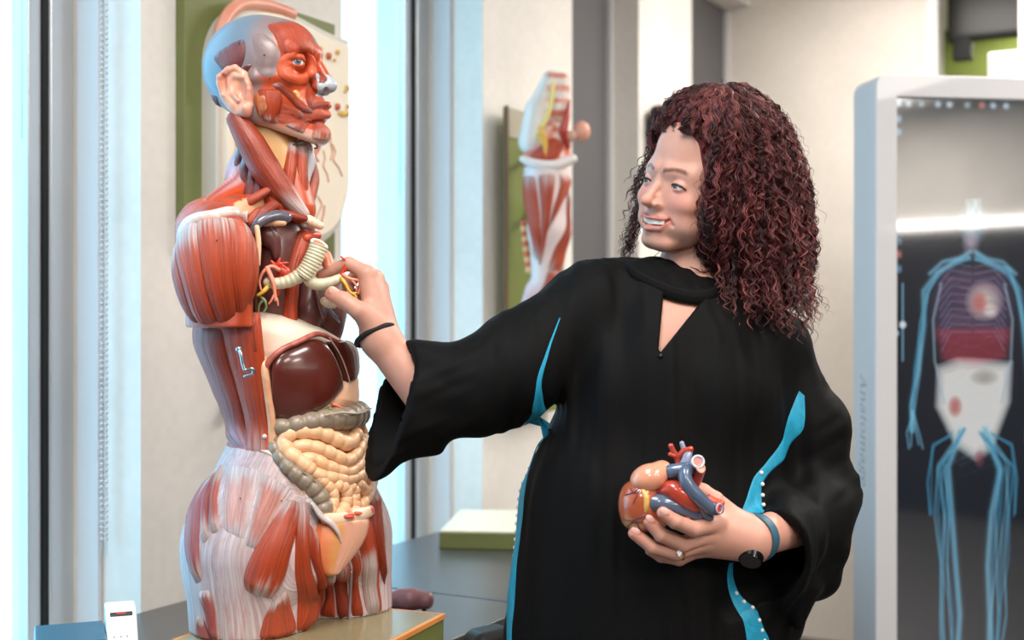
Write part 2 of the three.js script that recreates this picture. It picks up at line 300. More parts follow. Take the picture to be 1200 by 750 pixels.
// colour along a muscle: tendon at the start up to a, at the end from b
const fib = (body, a = 0, b = 1, tend = TEND, soft = 0.12) => (u, v, s) => {
  const j = (noise(u * 26 + s, 3) - 0.5) * soft * 1.6 + (noise(u * 7 + s, 9) - 0.5) * soft;
  let t = 0; if (a > 0) t = Math.max(t, 1 - sstep(a - soft, a + soft, v + j)); if (b < 1) t = Math.max(t, sstep(b - soft, b + soft, v + j));
  return mixc(mulc(body, 0.88 + 0.24 * noise(u * 9 + s, v * 2)), tend, t * 0.92);
};
const torso = thing('torso_model', 'life-size plastic muscle torso with opened chest and belly, on the olive plinth', 'anatomy model', V(-0.34, 0.84, -1.97));
const FWD = V(0.85, 0, 0.53).normalize(), RGT = V(-0.53, 0, 0.85).normalize();
const yOf = (py) => EYE + (375 - py) / 752;
// trunk sections: picture row, centre column, half width across, half depth
const LV = [[225, 296, 0.07, 0.055], [245, 296, 0.12, 0.075], [270, 302, 0.15, 0.09], [300, 312, 0.15, 0.098], [350, 320, 0.145, 0.104], [400, 326, 0.14, 0.106], [450, 337, 0.123, 0.10], [500, 348, 0.110, 0.094], [540, 346, 0.132, 0.106], [580, 339, 0.156, 0.118], [620, 336, 0.172, 0.128], [660, 336, 0.165, 0.125], [700, 336, 0.15, 0.11]].map(([py, cx, a, b]) => [yOf(py), (cx - 600) / 752, a, b]);
function level(y) {
  if (y >= LV[0][0]) return LV[0]; const n = LV.length - 1; if (y <= LV[n][0]) return LV[n];
  let i = 0; while (y < LV[i + 1][0]) i++;
  const t = (LV[i][0] - y) / (LV[i][0] - LV[i + 1][0]), g = (k) => { const p0 = LV[Math.max(0, i - 1)][k], p1 = LV[i][k], p2 = LV[i + 1][k], p3 = LV[Math.min(n, i + 2)][k]; return 0.5 * (2 * p1 + (p2 - p0) * t + (2 * p0 - 5 * p1 + 4 * p2 - p3) * t * t + (3 * p1 - p0 - 3 * p2 + p3) * t * t * t); };
  return [y, g(1), g(2), g(3)];
}
const rf = (x, y, z) => { const cx = level(y)[1]; return [(x - cx) * RGT.x + (z + 2) * RGT.z, (x - cx) * FWD.x + (z + 2) * FWD.z]; };
function trunk(x, y, z) {
  const [, cx, a, b] = level(y), dx = x - cx, dz = z + 2, r = dx * RGT.x + dz * RGT.z, f = dx * FWD.x + dz * FWD.z;
  const k0 = Math.hypot(r / a, f / b), k1 = Math.hypot(r / (a * a), f / (b * b)) || 1e-6, d = k0 * (k0 - 1) / k1;
  return smax(d, y - LV[0][0], 0.03);
}
const BASEY = 0.84;
const hipN = V((306 - 600) / 752, 0.95, -1.925), hipF = V((386 - 600) / 752, 0.95, -2.06);
const thighN = cap(hipN, V((304 - 600) / 752, 0.80, -1.925), 0.098, 0.086), thighF = cap(hipF, V((396 - 600) / 752, 0.80, -2.055), 0.09, 0.080);
const floorCut = (x, y, z) => BASEY - y;
const pelvisS = (() => { const t = inter(0.02, trunk, (x, y, z) => yOf(668) - y); return inter(0.001, uni(0.035, t, thighN, thighF), floorCut, (x, y, z) => { const f = rf(x, y, z)[1]; return (y - Math.max(yOf(604), yOf(518) - 1.3 * Math.max(0, f - 0.04))) * 0.6; }); })();
const bodyAll = uni(0.03, trunk, thighN, thighF);
// upper trunk with the front wall taken off
const chestS = inter(0.004, trunk, (x, y, z) => yOf(521) - y, (x, y, z) => y - yOf(232), (x, y, z) => { const [r, f] = rf(x, y, z); return f - (0.055 - 0.02 * sstep(yOf(440), yOf(530), y) + Math.min(0, r) * 0.75); });
const cavity = (x, y, z) => { const [, , a, b] = level(y), [r, f] = rf(x, y, z), k = Math.hypot(r / (a - 0.014), f / (b - 0.004)); return Math.max((k - 1) * (b - 0.01), -f - 0.035, y - yOf(258), yOf(560) - y); };
const chestWall = sub(0.004, chestS, cavity);
mk('thorax_wall', meshSDF(chestWall, V(-0.62, yOf(540), -2.2), V(-0.2, yOf(225), -1.78), 0.0042, (p) => { const [r, f] = rf(p.x, p.y, p.z); const inside = cavity(p.x, p.y, p.z) < 0.004; return inside && f < 0.045 ? rgb(104, 50, 46) : f > 0.05 - 0.02 * sstep(yOf(440), yOf(530), p.y) ? rgb(226, 178, 140) : mulc(RED, 0.75 + 0.3 * noise(p.x * 60, p.y * 400, p.z * 60)); }), smoothMat, torso);
mk('pelvis_and_thighs', meshSDF(pelvisS, V(-0.64, BASEY - 0.01, -2.25), V(-0.15, yOf(500), -1.75), 0.0042, (p) => mixc(rgb(204, 191, 195), rgb(190, 124, 120), 0.55 * sstep(0.4, 0.85, 0.7 * noise(p.x * 420 + p.y * 30, p.y * 7, p.z * 330) + 0.3 * noise(p.x * 20, p.y * 8, p.z * 20)))), sinewMat, torso);

const H = (px, py) => hit(bodyAll, px, py), HL = (...a) => a.map(([x, y]) => H(x, y));
function muscle(name, Apx, Bpx, color, o = {}, f = bodyAll, m = fiberMat) { return mk(name, patch(f, Apx.map(([x, y]) => hit(f, x, y)), Bpx.map(([x, y]) => hit(f, x, y)), { color, ...o }), m, torso); }

// flank: broad back muscle and serratus running down to the hip
muscle('back_muscle', [[214, 380], [232, 425], [254, 470], [268, 510], [272, 524]], [[262, 382], [270, 425], [282, 465], [288, 495], [292, 527]], fib(DEEP, 0, 0.84, rgb(186, 150, 168)), { bulge: 0.008, ridge: 0.001 });
muscle('flank_muscle', [[258, 380], [268, 425], [280, 465], [288, 500], [284, 530]], [[305, 365], [311, 425], [317, 475], [321, 510], [319, 534]], fib(RED, 0, 0.9, rgb(214, 170, 160)), { bulge: 0.009, ridge: 0.0012 });
muscle('serratus_slip', [[276, 386], [282, 400], [290, 412]], [[302, 372], [304, 396], [306, 416]], fib(DEEP, 0, 1), { bulge: 0.008 });
muscle('serratus_slip', [[268, 392], [270, 420], [276, 440]], [[284, 392], [287, 420], [288, 440]], fib(RED, 0, 0.95), { bulge: 0.007 });
// cut rim of the body wall
const rimPts = [[303, 262], [302, 300], [302, 345], [304, 385], [308, 425], [313, 460], [318, 500], [320, 530]].map(([x, y]) => hit(chestWall, x, y));
mk('cut_rim', tube(rimPts.map((p) => p.clone().addScaledVector(FWD, 0.004).addScaledVector(RGT, 0.003)), 0.0062, { seg: 60, sides: 10, color: (t, u) => mixc(rgb(236, 190, 150), RED, 0.45 * noise(t * 60, u * 5)) }), smoothMat, torso);

// shoulder: deltoid bundles, white scapular band, trapezius
const delt = inter(0.006, ell(Q(253, 312, 0.15), 0.058, 0.092, 0.062), (x, y, z) => yOf(387) + 0.012 - y);
const shoulderS = uni(0.02, delt, inter(0.01, trunk, (x, y, z) => yOf(300) - y, (x, y, z) => y - yOf(240)));
mk('shoulder_core', meshSDF(delt, ...boxAround([Q(253, 312, 0.15)], 0.105), 0.0035, (p) => mixc(DEEP, rgb(226, 190, 170), sstep(yOf(384), yOf(389), p.y) * 0)), smoothMat, torso);
const DT = [[203, 325], [208, 276], [232, 255], [266, 255], [297, 266], [303, 312]], DM = [[207, 352], [214, 332], [238, 325], [272, 318], [297, 312], [301, 326]], DB = [[226, 374], [240, 381], [258, 384], [269, 383], [277, 376], [297, 342]];
for (let i = 0; i + 1 < DT.length; i++) muscle('deltoid_bundle', [DT[i], DM[i], DB[i]], [DT[i + 1], DM[i + 1], DB[i + 1]], fib(mulc(RED, 0.98 + 0.1 * (i % 2)), [0.2, 0.22, 0.12, 0.05, 0][i], 1, TEND, 0.1), { bulge: 0.003, sink: 0.001, ridge: 0.0008, ends: 0.08, nu: 40, nv: 50, ridges: 14 }, delt);
const stumpS = inter(0.004, (() => { const c = Q(257, 372, 0.135); return (x, y, z) => { const a = (x - c.x) * RGT.x + (z - c.z) * RGT.z, b = (x - c.x) * FWD.x + (z - c.z) * FWD.z; return (Math.hypot(a / 0.043, b / 0.052) - 1) * 0.043; }; })(), (x, y, z) => yOf(389) + 0.008 - y, (x, y, z) => y - yOf(335));
mk('upper_arm_stump', meshSDF(stumpS, ...boxAround([Q(257, 365, 0.135)], 0.075), 0.003, (p) => mixc(mulc(RED, 0.65 + 0.5 * noise(p.x * 300 + p.z * 300, p.y * 30)), rgb(190, 130, 130), 0.3 * sstep(0.5, 0.8, noise(p.x * 40, p.y * 20, p.z * 40)))), smoothMat, torso);
const yoke = uni(0.03, delt, trunk);
muscle('shoulder_blade_band', [[206, 274], [222, 254], [250, 246], [291, 246]], [[206, 290], [226, 264], [252, 258], [291, 260]], (u, v) => mixc(rgb(214, 204, 198), RED, 0.5 * sstep(0.55, 1, u + 0.5 * (noise(v * 50, 2) - 0.5))), { bulge: 0.004, sink: 0.002, ends: 0.1, ridge: 0.0003 }, yoke, smoothMat);

// ---- neck
const neckS = uni(0.02, cap(Q(303, 122, 0), Q(317, 235, 0), 0.042, 0.042), cap(Q(322, 150, 0), Q(346, 245, 0.01), 0.03, 0.032));
const trapS = uni(0.035, cap(Q(290, 138, 0), Q(299, 205, 0.0), 0.021, 0.023), cap(Q(294, 208, 0.01), Q(250, 245, 0.085), 0.02, 0.021), cap(Q(290, 205, 0), Q(300, 262, -0.1), 0.024, 0.03), cap(Q(296, 215, 0), Q(302, 264, 0.0), 0.026, 0.05));
mk('trapezius', meshSDF(trapS, ...boxAround([Q(272, 140, 0), Q(240, 250, 0.09), Q(310, 270, -0.12)], 0.06), 0.0035, (p) => mixc(mulc(RED, 0.7 + 0.5 * noise(p.x * 300 + p.z * 200, p.y * 18)), rgb(206, 196, 214), 0.75 * sstep(yOf(238), yOf(180), p.y + (noise(p.x * 260 + p.z * 180, 2) - 0.5) * 0.05))), smoothMat, torso);
mk('neck_core', meshSDF(neckS, ...boxAround([Q(298, 120, 0), Q(346, 250, 0)], 0.06), 0.004, (p) => mixc(rgb(200, 154, 88), RED, clamp(0.2 * fbm(p.x * 60, p.y * 60, p.z * 60) + 0.9 * sstep(-yOf(196), -yOf(206), -p.y - 0.02 * noise(p.x * 80, p.z * 80))))), smoothMat, torso);
const neckAll = uni(0.015, neckS, trapS);
const strap = (name, pts, rad, color, o = {}) => mk(name, tube(pts, rad, { seg: 40, sides: 14, color, ...o }), fiberMat, torso);
const tfib = (body, a = 0, b = 1, tend = TEND) => (t, u) => { const j = (noise(u * 30, 4) - 0.5) * 0.2; let k = 0; if (a) k = 1 - sstep(a - 0.1, a + 0.1, t + j); if (b < 1) k = Math.max(k, sstep(b - 0.1, b + 0.1, t + j)); return mixc(mulc(body, 0.85 + 0.3 * noise(u * 14, t * 2)), tend, k * 0.92); };
strap('neck_strap_muscle', [Q(276, 138, 0.058), Q(294, 168, 0.06), Q(316, 205, 0.058), Q(338, 232, 0.056), Q(357, 252, 0.05)], [0.0135, 0.0195, 0.0205, 0.017, 0.008], tfib(DEEP, 0, 0.84), { flat: 1.12 });
strap('neck_strap_muscle', [Q(300, 182, 0.046), Q(312, 214, 0.05), Q(326, 243, 0.052)], [0.009, 0.012, 0.014], tfib(RED), { flat: 1.2 });
for (const [a, b, c, d, e] of [[283, 165, 274, 228, 0.026], [290, 178, 279, 236, 0.038], [298, 190, 288, 243, 0.046], [304, 200, 299, 240, 0.048]]) strap('neck_side_muscle', [Q(a, b, e - 0.004), Q((a + c) / 2 + 2, (b + d) / 2, e + 0.004), Q(c, d, e + 0.012)], [0.006, 0.0095, 0.008], tfib(MAUVE, 0.3, 1, rgb(214, 206, 220)));
strap('omohyoid_muscle', [Q(282, 244, 0.085), Q(296, 234, 0.078), Q(316, 222, 0.066)], [0.005, 0.0075, 0.006], tfib(RED));
strap('larynx_muscle', [Q(342, 172, 0.022), Q(339, 200, 0.03), Q(338, 232, 0.035)], [0.010, 0.0115, 0.010], tfib(RED, 0.1));
strap('larynx_muscle', [Q(352, 170, 0.012), Q(352, 205, 0.018), Q(356, 250, 0.022)], [0.011, 0.012, 0.009], tfib(RED, 0.12));
mk('larynx_cartilage', tube([Q(361, 172, 0.0), Q(364, 190, 0.0), Q(360, 208, 0), Q(359, 222, 0)], [0.007, 0.008, 0.006, 0.004], { color: rgb(214, 218, 226) }), smoothMat, torso);
strap('throat_muscle', [Q(364, 185, -0.02), Q(368, 205, -0.02), Q(363, 240, -0.01)], [0.006, 0.009, 0.007], tfib(PINK));
mk('chin_hook', tube([Q(343, 170, 0.03), Q(352, 168, 0.03), Q(362, 167, 0.026), Q(370, 169, 0.02), Q(372, 173, 0.02), Q(369, 174, 0.02)], 0.0016, { seg: 24, sides: 8 }), mat(rgb(120, 118, 116), 0.3, { metalness: 0.9 }), torso);

// ---- head, sculpted in profile about its own middle plane, then turned a little to the viewer
const hx = (px) => (px - 310) / 752, hy = (py) => (92 - py) / 752, hv = (px, py, z = 0) => V(hx(px), hy(py), z / 752);
const headQ = new THREE.Quaternion().setFromAxisAngle(V(0, 1, 0), -0.2), headC = Q(310, 92, 0.0), headI = headQ.clone().invert();
const toHead = (() => { const t = V(0, 0, 0); return (x, y, z) => t.set(x, y, z).sub(headC).applyQuaternion(headI); })();
const place = (g) => g.applyQuaternion(headQ).translate(headC.x, headC.y, headC.z);
const E = (px, py, z, a, b, c) => ell(hv(px, py, z), a / 752, b / 752, c / 752), C = (a, b, ra, rb = ra) => cap(hv(...a), hv(...b), ra / 752, rb / 752), S = (px, py, z, r) => sph(hv(px, py, z), r / 752);
const skullS = uni(0.012, E(303, 79, 0, 67, 61, 53), E(335, 70, 0, 42, 44, 42), E(338, 112, 0, 30, 46, 36));
const faceMass = (() => {
  const k = [uni(0.01, skullS, C([298, 135, 40], [374, 162, 13], 9, 9), C([303, 112, 44], [300, 138, 40], 9, 8)),
    C([371, 66, 4], [352, 66, 32], 8, 8), C([350, 98, 33], [318, 100, 47], 7, 6), E(366, 132, 0, 20, 24, 25), E(379, 161, 0, 12, 11, 13), E(322, 124, 36, 20, 24, 11)];
  let f = uni(0.011, ...k);
  f = sub(0.008, f, S(365, 80, 23, 12), C([352, 114, 38], [370, 114, 24], 3, 3));
  const nose = uni(0.005, C([375, 74, 0], [386, 96, 0], 4.5, 6.5), S(390, 103, 0, 8.8), S(382, 106, 8, 7.2), C([380, 104, 3], [374, 92, 10], 5.5, 6));
  f = uni(0.006, f, nose);
  const lips = uni(0.003, C([388, 126, 0], [378, 129, 12], 4.5, 4), C([378, 129, 12], [364, 133, 22], 4, 2), C([387, 137, 0], [377, 137, 12], 5, 4.2), C([377, 137, 12], [364, 134, 21], 4.2, 2));
  f = uni(0.005, f, lips);
  f = sub(0.003, f, C([393, 131.5, 0], [364, 133, 25], 1.2, 0.8), S(387, 110, 7, 3.8), C([388, 146, 0], [370, 146, 16], 3, 3));
  // eyelids around the ball
  f = uni(0.003, f, S(357, 80, 23, 11.2));
  f = sub(0.0015, f, ell(hv(366, 80, 34), 13 / 752, 4.6 / 752, 9 / 752, new THREE.Quaternion().setFromAxisAngle(V(0, 1, 0), 0.75)));
  return f;
})();
const sym = (f) => (x, y, z) => f(x, y, Math.abs(z));
const headS = sym(faceMass);
const BLUEG = rgb(112, 128, 144);
mk('skull', place(meshSDF(headS, hv(228, 182, -62), hv(404, 8, 62), 0.0017, (p) => {
  const px = p.x * 752 + 310, py = 92 - p.y * 752, z = Math.abs(p.z * 752);
  if (px > 368 && py > 91 && py < 117 && z < 18) return rgb(176, 184, 192);              // nose cartilage
  if (px > 360 && py > 122 && py < 143 && z < 24) return mixc(RED, PINK, 0.55);            // lips
  const jaw = sstep(140, 150, py - (px - 300) * 0.22) * sstep(296, 306, px);
  let c = mixc(BLUEG, rgb(140, 120, 120), sstep(300, 322, px + (py - 60) * 0.1));
  if (px > 316 && py > 55) c = mixc(c, RED, sstep(318, 334, px));
  return mixc(c, rgb(238, 206, 186), jaw);
})), smoothMat, torso, 'blue-grey tendon scalp and bony jaw rim');
const headW = (x, y, z) => { const t = toHead(x, y, z); return headS(t.x, t.y, t.z); };
const hh = (px, py) => { const p = hit(headW, px, py); return toHead(p.x, p.y, p.z).clone(); };
function hm(name, a, b, color, o = {}, m = fiberMat) { return mk(name, place(patch(headS, a.map((q) => hh(...q)), b.map((q) => hh(...q)), { color, bulge: 0.003, sink: 0.002, lift: 0.0005, ridge: 0.0003, fiber: 0.02, ...o })), m, torso); }
hm('forehead_muscle', [[306, 29], [318, 40], [326, 58], [330, 70]], [[352, 28], [366, 42], [373, 56], [376, 66]], fib(RED, 0.1, 1, BLUEG), { ends: 0.3, nu: 36 });
hm('temple_muscle', [[247, 68], [254, 76], [262, 86]], [[290, 41], [289, 62], [284, 84]], fib(MAUVE, 0.12, 1, BLUEG), { ends: 0.3 });
hm('ear_front_muscle', [[282, 82], [287, 76]], [[290, 86], [297, 74]], fib(MAUVE, 0, 0.8), { nv: 10, bulge: 0.002 });
hm('back_scalp_muscle', [[244, 110], [246, 122], [251, 132]], [[256, 111], [257, 122], [258, 132]], fib(MAUVE, 0.1, 0.95, BLUEG), { ends: 0.3 });
hm('scalp_plate', [[292, 38], [296, 62], [300, 92]], [[310, 36], [330, 62], [324, 96]], (u, v) => mixc(rgb(146, 126, 126), rgb(134, 110, 110), noise(u * 9, v * 9)), { bulge: 0.0022, ends: 0.3, ridge: 0 }, smoothMat);
// ring muscle round the eye: fibres run round the lids
{
  const ring = []; const n = 40, cx = 352, cy = 79;
  const g = gridGeo(56, 10, (u, v) => {
    const a = u * Math.PI * 2, r = lerp(0.36, 1, v), p = hh(cx + Math.cos(a) * (Math.cos(a) > 0 ? 20 : 29) * r, cy - Math.sin(a) * (Math.sin(a) > 0 ? 21 : 22) * r);
    const nn = grad(headS, p, 0.001).normalize(); p.addScaledVector(nn, 0.0006 + 0.0024 * Math.sin(clamp(v) * Math.PI) + 0.0005 * (noise(v * 14, u * 3) - 0.5) * (1 - v * 0.35) - (v > 0.95 || v < 0.02 ? 0.0012 : 0));
    return { p, c: mulc(mixc(RED, rgb(220, 96, 60), noise(v * 8, u * 5)), 0.85 + 0.3 * noise(v * 22, u * 4)) };
  });
  const x = g.index.array; for (let i = 0; i < x.length; i += 3) { const t = x[i]; x[i] = x[i + 1]; x[i + 1] = t; } g.computeVertexNormals();
  mk('eye_ring_muscle', place(g), vmat(0.48, { clearcoat: 0.2, clearcoatRoughness: 0.3, side: THREE.DoubleSide }), torso);
}
for (const s of [1, -1]) {
  const c = hv(357, 80, 23 * s), ball = new THREE.SphereGeometry(10 / 752, 32, 24); ball.translate(c.x, c.y, c.z);
  const e = mk('eye', place(ball), mat(rgb(236, 234, 230), 0.12, { clearcoat: 1 }), torso, 'glassy white eyeball');
  const d = V(0.62, 0.03, 0.78 * s).normalize(), disc = (r, off, cc) => { const g = new THREE.SphereGeometry(10 / 752 + off, 24, 10, 0, Math.PI * 2, 0, r); g.applyQuaternion(new THREE.Quaternion().setFromUnitVectors(V(0, 1, 0), d)); g.translate(c.x, c.y, c.z); return place(g); };
  mk('iris', disc(0.44, 0.0003, 0), mat(rgb(112, 128, 146), 0.15, { clearcoat: 1 }), e); mk('pupil', disc(0.2, 0.0006, 0), mat(rgb(12, 12, 16), 0.1), e);
}
hm('cheek_muscle', [[316, 99], [334, 113], [352, 130], [366, 134]], [[328, 95], [343, 107], [358, 122], [368, 130]], fib(mixc(RED, DEEP, 0.5), 0.05, 0.95), { bulge: 0.0032 });
hm('nose_lip_muscle', [[362, 86], [358, 102], [358, 118], [362, 128]], [[370, 84], [372, 100], [371, 114], [374, 124]], fib(RED, 0, 0.95), { bulge: 0.003 });
hm('nose_side_muscle', [[372, 82], [374, 90], [373, 98]], [[380, 86], [384, 92], [380, 98]], fib(mixc(RED, PINK, 0.3), 0, 0.9), { bulge: 0.002 });
hm('chewing_muscle', [[301, 104], [303, 124], [308, 142]], [[330, 104], [332, 124], [326, 146]], fib(RED, 0, 0.9), { bulge: 0.005 });
hm('cheek_fan_muscle', [[322, 118], [336, 122], [356, 132]], [[322, 144], [338, 146], [358, 138]], fib(mixc(RED, PINK, 0.15), 0, 0.95), { bulge: 0.003 });
hm('lip_corner_muscle', [[330, 146], [344, 142], [360, 136]], [[356, 158], [360, 150], [368, 140]], fib(mixc(RED, PINK, 0.25), 0.1, 1), { bulge: 0.003 });
hm('chin_muscle', [[366, 144], [366, 152], [364, 162]], [[386, 146], [388, 155], [385, 165]], fib(mixc(RED, PINK, 0.4), 0, 0.75, rgb(236, 196, 176)), { bulge: 0.003 });
hm('upper_lip_muscle', [[364, 131], [372, 128], [386, 124]], [[360, 122], [370, 118], [388, 116]], fib(mixc(RED, PINK, 0.3)), { bulge: 0.002 });
hm('salivary_gland', [[297, 108], [298, 122], [304, 139]], [[322, 103], [325, 116], [312, 135]], (u, v) => mixc(rgb(206, 132, 84), rgb(180, 96, 62), noise(u * 12, v * 12)), { bulge: 0.0045, ends: 0.3, ridge: 0.0008 }, smoothMat);
hm('cheek_fat', [[342, 106], [346, 112], [349, 119]], [[348, 104], [352, 110], [353, 117]], () => rgb(214, 166, 96), { bulge: 0.002, ends: 0.3 }, smoothMat);
// ear
for (const s of [1, -1]) {
  const sh = 21, oc = [[296, 108], [295, 96], [291, 84], [281, 77], [268, 79], [258, 88], [257, 100], [262, 114], [272, 126], [283, 134], [293, 135], [297, 126]].map(([x, y]) => [278 + (x - 278) * 0.94, 106 + (y - 106) * 0.94 + 9]);
  const zz = 55, earS = (() => {
    const rim = oc.map(([x, y], i) => hv(x + sh + (x > 276 ? -3 : 2), y + (y > 106 ? -2 : 3), zz - 2 + (i > 2 && i < 8 ? 9 - Math.abs(5 - i) * 1.5 : i > 8 ? 0 : 2)));
    const anti = [[286, 101], [277, 99], [270, 107], [274, 119], [282, 127]].map(([x, y]) => hv(x + sh, y, zz + 3));
    const plate = ell(hv(277 + sh, 115, zz - 1), 19 / 752, 28 / 752, 5 / 752, new THREE.Quaternion().setFromAxisAngle(V(0, 1, 0), 0.25).multiply(new THREE.Quaternion().setFromAxisAngle(V(0, 0, 1), 0.25)));
    return sub(0.004, uni(0.004, plate, chainS(rim.concat([rim[0]]), rim.map((_, i) => (i > 7 && i < 11 ? 5.5 : 4) / 752).concat([4 / 752]), 0.002), chainS(anti, [3, 3.4, 3.4, 3.4, 3].map((r) => r / 752)), S(288 + sh, 136, zz, 7)), ell(hv(285 + sh, 115, zz + 7), 7 / 752, 11 / 752, 8 / 752), ell(hv(266 + sh, 109, zz + 9), 3 / 752, 11 / 752, 5 / 752));
  })();
  const f = s > 0 ? earS : (x, y, z) => earS(x, y, -z);
  mk('ear', place(meshSDF(f, hv(264, 152, s > 0 ? 44 : -76), hv(326, 70, s > 0 ? 76 : -44), 0.0013, (p) => mixc(rgb(236, 176, 148), rgb(214, 140, 116), noise(p.x * 90, p.y * 90)))), smoothMat, torso, 'flesh-coloured ear');
}

// ---- belly: lining, liver, stomach, gut
const shrink = (f, k) => (x, y, z) => f(x, y, z) + k;
const domeTop = (x, y, z) => { const [r, f] = rf(x, y, z); return yOf(366) - 5 * clamp(f - 0.02, -0.12, 0.12) ** 2 - 2.2 * clamp(r - 0.05, -0.2, 0.2) ** 2; };
const bellyS = inter(0.012, shrink(trunk, 0.006), (x, y, z) => (y - domeTop(x, y, z)) * 0.7, (x, y, z) => yOf(618) - y);
mk('diaphragm', meshSDF(bellyS, V(-0.56, yOf(625), -2.2), V(-0.2, yOf(360), -1.82), 0.0042, (p) => { const d = yOf(410) - p.y; return d > 0 ? mixc(rgb(232, 200, 172), rgb(196, 150, 128), fbm(p.x * 50, p.y * 50)) : mixc(rgb(236, 226, 206), rgb(226, 168, 146), sstep(-0.01, 0.03, rf(p.x, p.y, p.z)[0] - 0.08) * (0.5 + 0.5 * noise(p.x * 50, p.y * 30))); }), smoothMat, torso, 'cream dome of the diaphragm');
const hb = (px, py) => hit(bellyS, px, py), hbl = (l, lift = 0) => l.map(([x, y]) => { const p = hb(x, y); return lift ? p.addScaledVector(grad(bellyS, p, 0.003).normalize(), lift) : p; });
const organ = (name, a, b, color, o = {}, m = glossMat) => mk(name, patch(bellyS, hbl(a), hbl(b), { color, ridge: 0, sink: 0.004, ends: 0.22, power: 0.5, nu: 36, nv: 40, ...o }), m, torso);
const LIV = rgb(86, 34, 26);
const liver = organ('liver', [[314, 430], [324, 412], [345, 402], [366, 396], [382, 402]], [[318, 470], [326, 494], [354, 490], [384, 476], [404, 451]], (u, v) => mulc(LIV, 0.9 + 0.2 * fbm(u * 9, v * 9)), { bulge: 0.014, ends: 0.1, power: 0.35, sink: 0.006 });
mk('left_lobe', patch(bellyS, hbl([[379, 399], [391, 418], [398, 436], [403, 452]]), hbl([[396, 402], [412, 410], [418, 430], [408, 452]]), { color: () => LIV, ridge: 0, sink: 0.006, ends: 0.12, power: 0.4, bulge: 0.013 }), glossMat, liver);
mk('ligament', tube(hbl([[379, 399], [390, 415], [397, 432], [402, 450]], 0.0125), 0.0011, { seg: 30, sides: 8, color: rgb(214, 170, 150) }), smoothMat, liver);
mk('diaphragm_rim', tube(hbl([[311, 434], [314, 424], [326, 411], [346, 401], [368, 394], [386, 400], [400, 405], [412, 408]], 0.008), (t) => 0.0045 - 0.001 * t, { seg: 50, sides: 10, color: (t) => mixc(rgb(206, 120, 104), rgb(150, 66, 56), noise(t * 30, 2)) }), smoothMat, torso);
organ('stomach', [[388, 478], [392, 462], [400, 448], [406, 436]], [[414, 482], [418, 468], [419, 450], [416, 432]], (u, v) => mixc(rgb(240, 196, 158), rgb(226, 150, 116), 0.5 * fbm(u * 7, v * 7)), { bulge: 0.009 }, smoothMat);
mk('stomach_edge', tube(hbl([[388, 474], [400, 479], [412, 478], [419, 470]], 0.004), 0.0026, { seg: 24, sides: 8, color: rgb(216, 108, 76) }), smoothMat, torso);
const COLON = rgb(142, 126, 108);
const lobed = (r0, r1, n, deep = 0.16, ph = 0) => (t) => lerp(r0, r1, t) * (1 - deep * Math.pow(Math.abs(Math.cos(t * n * Math.PI + ph)), 6) + 0.05 * noise(t * n * 2, 4));
function gut(name, l, lift, rad, base, n, o = {}) {
  return mk(name, tube(hbl(l, lift), rad, { seg: 90, sides: 16, color: (t, u) => mulc(base, 0.92 + 0.16 * noise(t * 18, u * 5)), ...o }), smoothMat, torso);
}
const trans = gut('transverse_colon', [[322, 499], [336, 500], [352, 496], [370, 493], [388, 491], [404, 490], [420, 484]], 0.004, lobed(0.0125, 0.021, 9), COLON);
mk('colon_band', tube(hbl([[372, 486], [388, 484], [404, 486], [419, 480]], 0.0235), 0.0016, { seg: 40, sides: 8, color: rgb(178, 164, 142) }), smoothMat, trans);
mk('gallbladder', tube(hbl([[368, 486], [378, 483], [384, 480]], 0.004), 0.005, { seg: 16, color: rgb(96, 112, 62) }), glossMat, torso);
const asc = gut('ascending_colon', [[323, 506], [320, 518], [324, 530], [334, 544], [348, 557], [362, 568], [372, 580], [377, 594], [377, 602]], 0.003, lobed(0.0085, 0.0155, 9), COLON);
mk('colon_band', tube(hbl([[352, 556], [364, 566], [370, 574], [371, 578]], 0.014), 0.0012, { seg: 30, sides: 8, color: rgb(90, 80, 72) }), smoothMat, asc);
const GUT = rgb(240, 190, 146);
for (const [r, ...l] of [
  [0.0112, [362, 550], [350, 540], [337, 530], [333, 518], [341, 507], [358, 505], [376, 508], [392, 516], [405, 520], [414, 510]],
  [0.0094, [347, 524], [358, 523], [372, 526], [388, 533], [403, 540], [414, 532], [420, 520]],
  [0.0088, [350, 538], [366, 538], [378, 544], [392, 550], [406, 553], [416, 546], [424, 534]],
  [0.0086, [366, 554], [378, 558], [392, 560], [404, 562], [416, 558], [427, 548]],
  [0.0086, [372, 560], [381, 568], [388, 580], [387, 592], [380, 604]],
  [0.0088, [392, 568], [400, 572], [403, 582], [400, 594], [393, 603]],
  [0.0082, [408, 570], [413, 578], [411, 588], [414, 594], [406, 602]],
  [0.0078, [416, 566], [422, 572], [426, 582], [421, 592]],
  [0.0074, [426, 520], [430, 534], [433, 548], [432, 564], [428, 574]],
  [0.0074, [420, 498], [426, 510], [420, 522]],
]) gut('small_intestine_loop', l, 0.004 + rnd() * 0.002, lobed(r * 1.08, r * 1.08, l.length * 1.05, 0.13, rnd() * 3), GUT);
mk('mesentery', tube(hbl([[430, 574], [432, 562], [434, 546]], -0.003), 0.007, { color: rgb(112, 86, 76) }), smoothMat, torso);

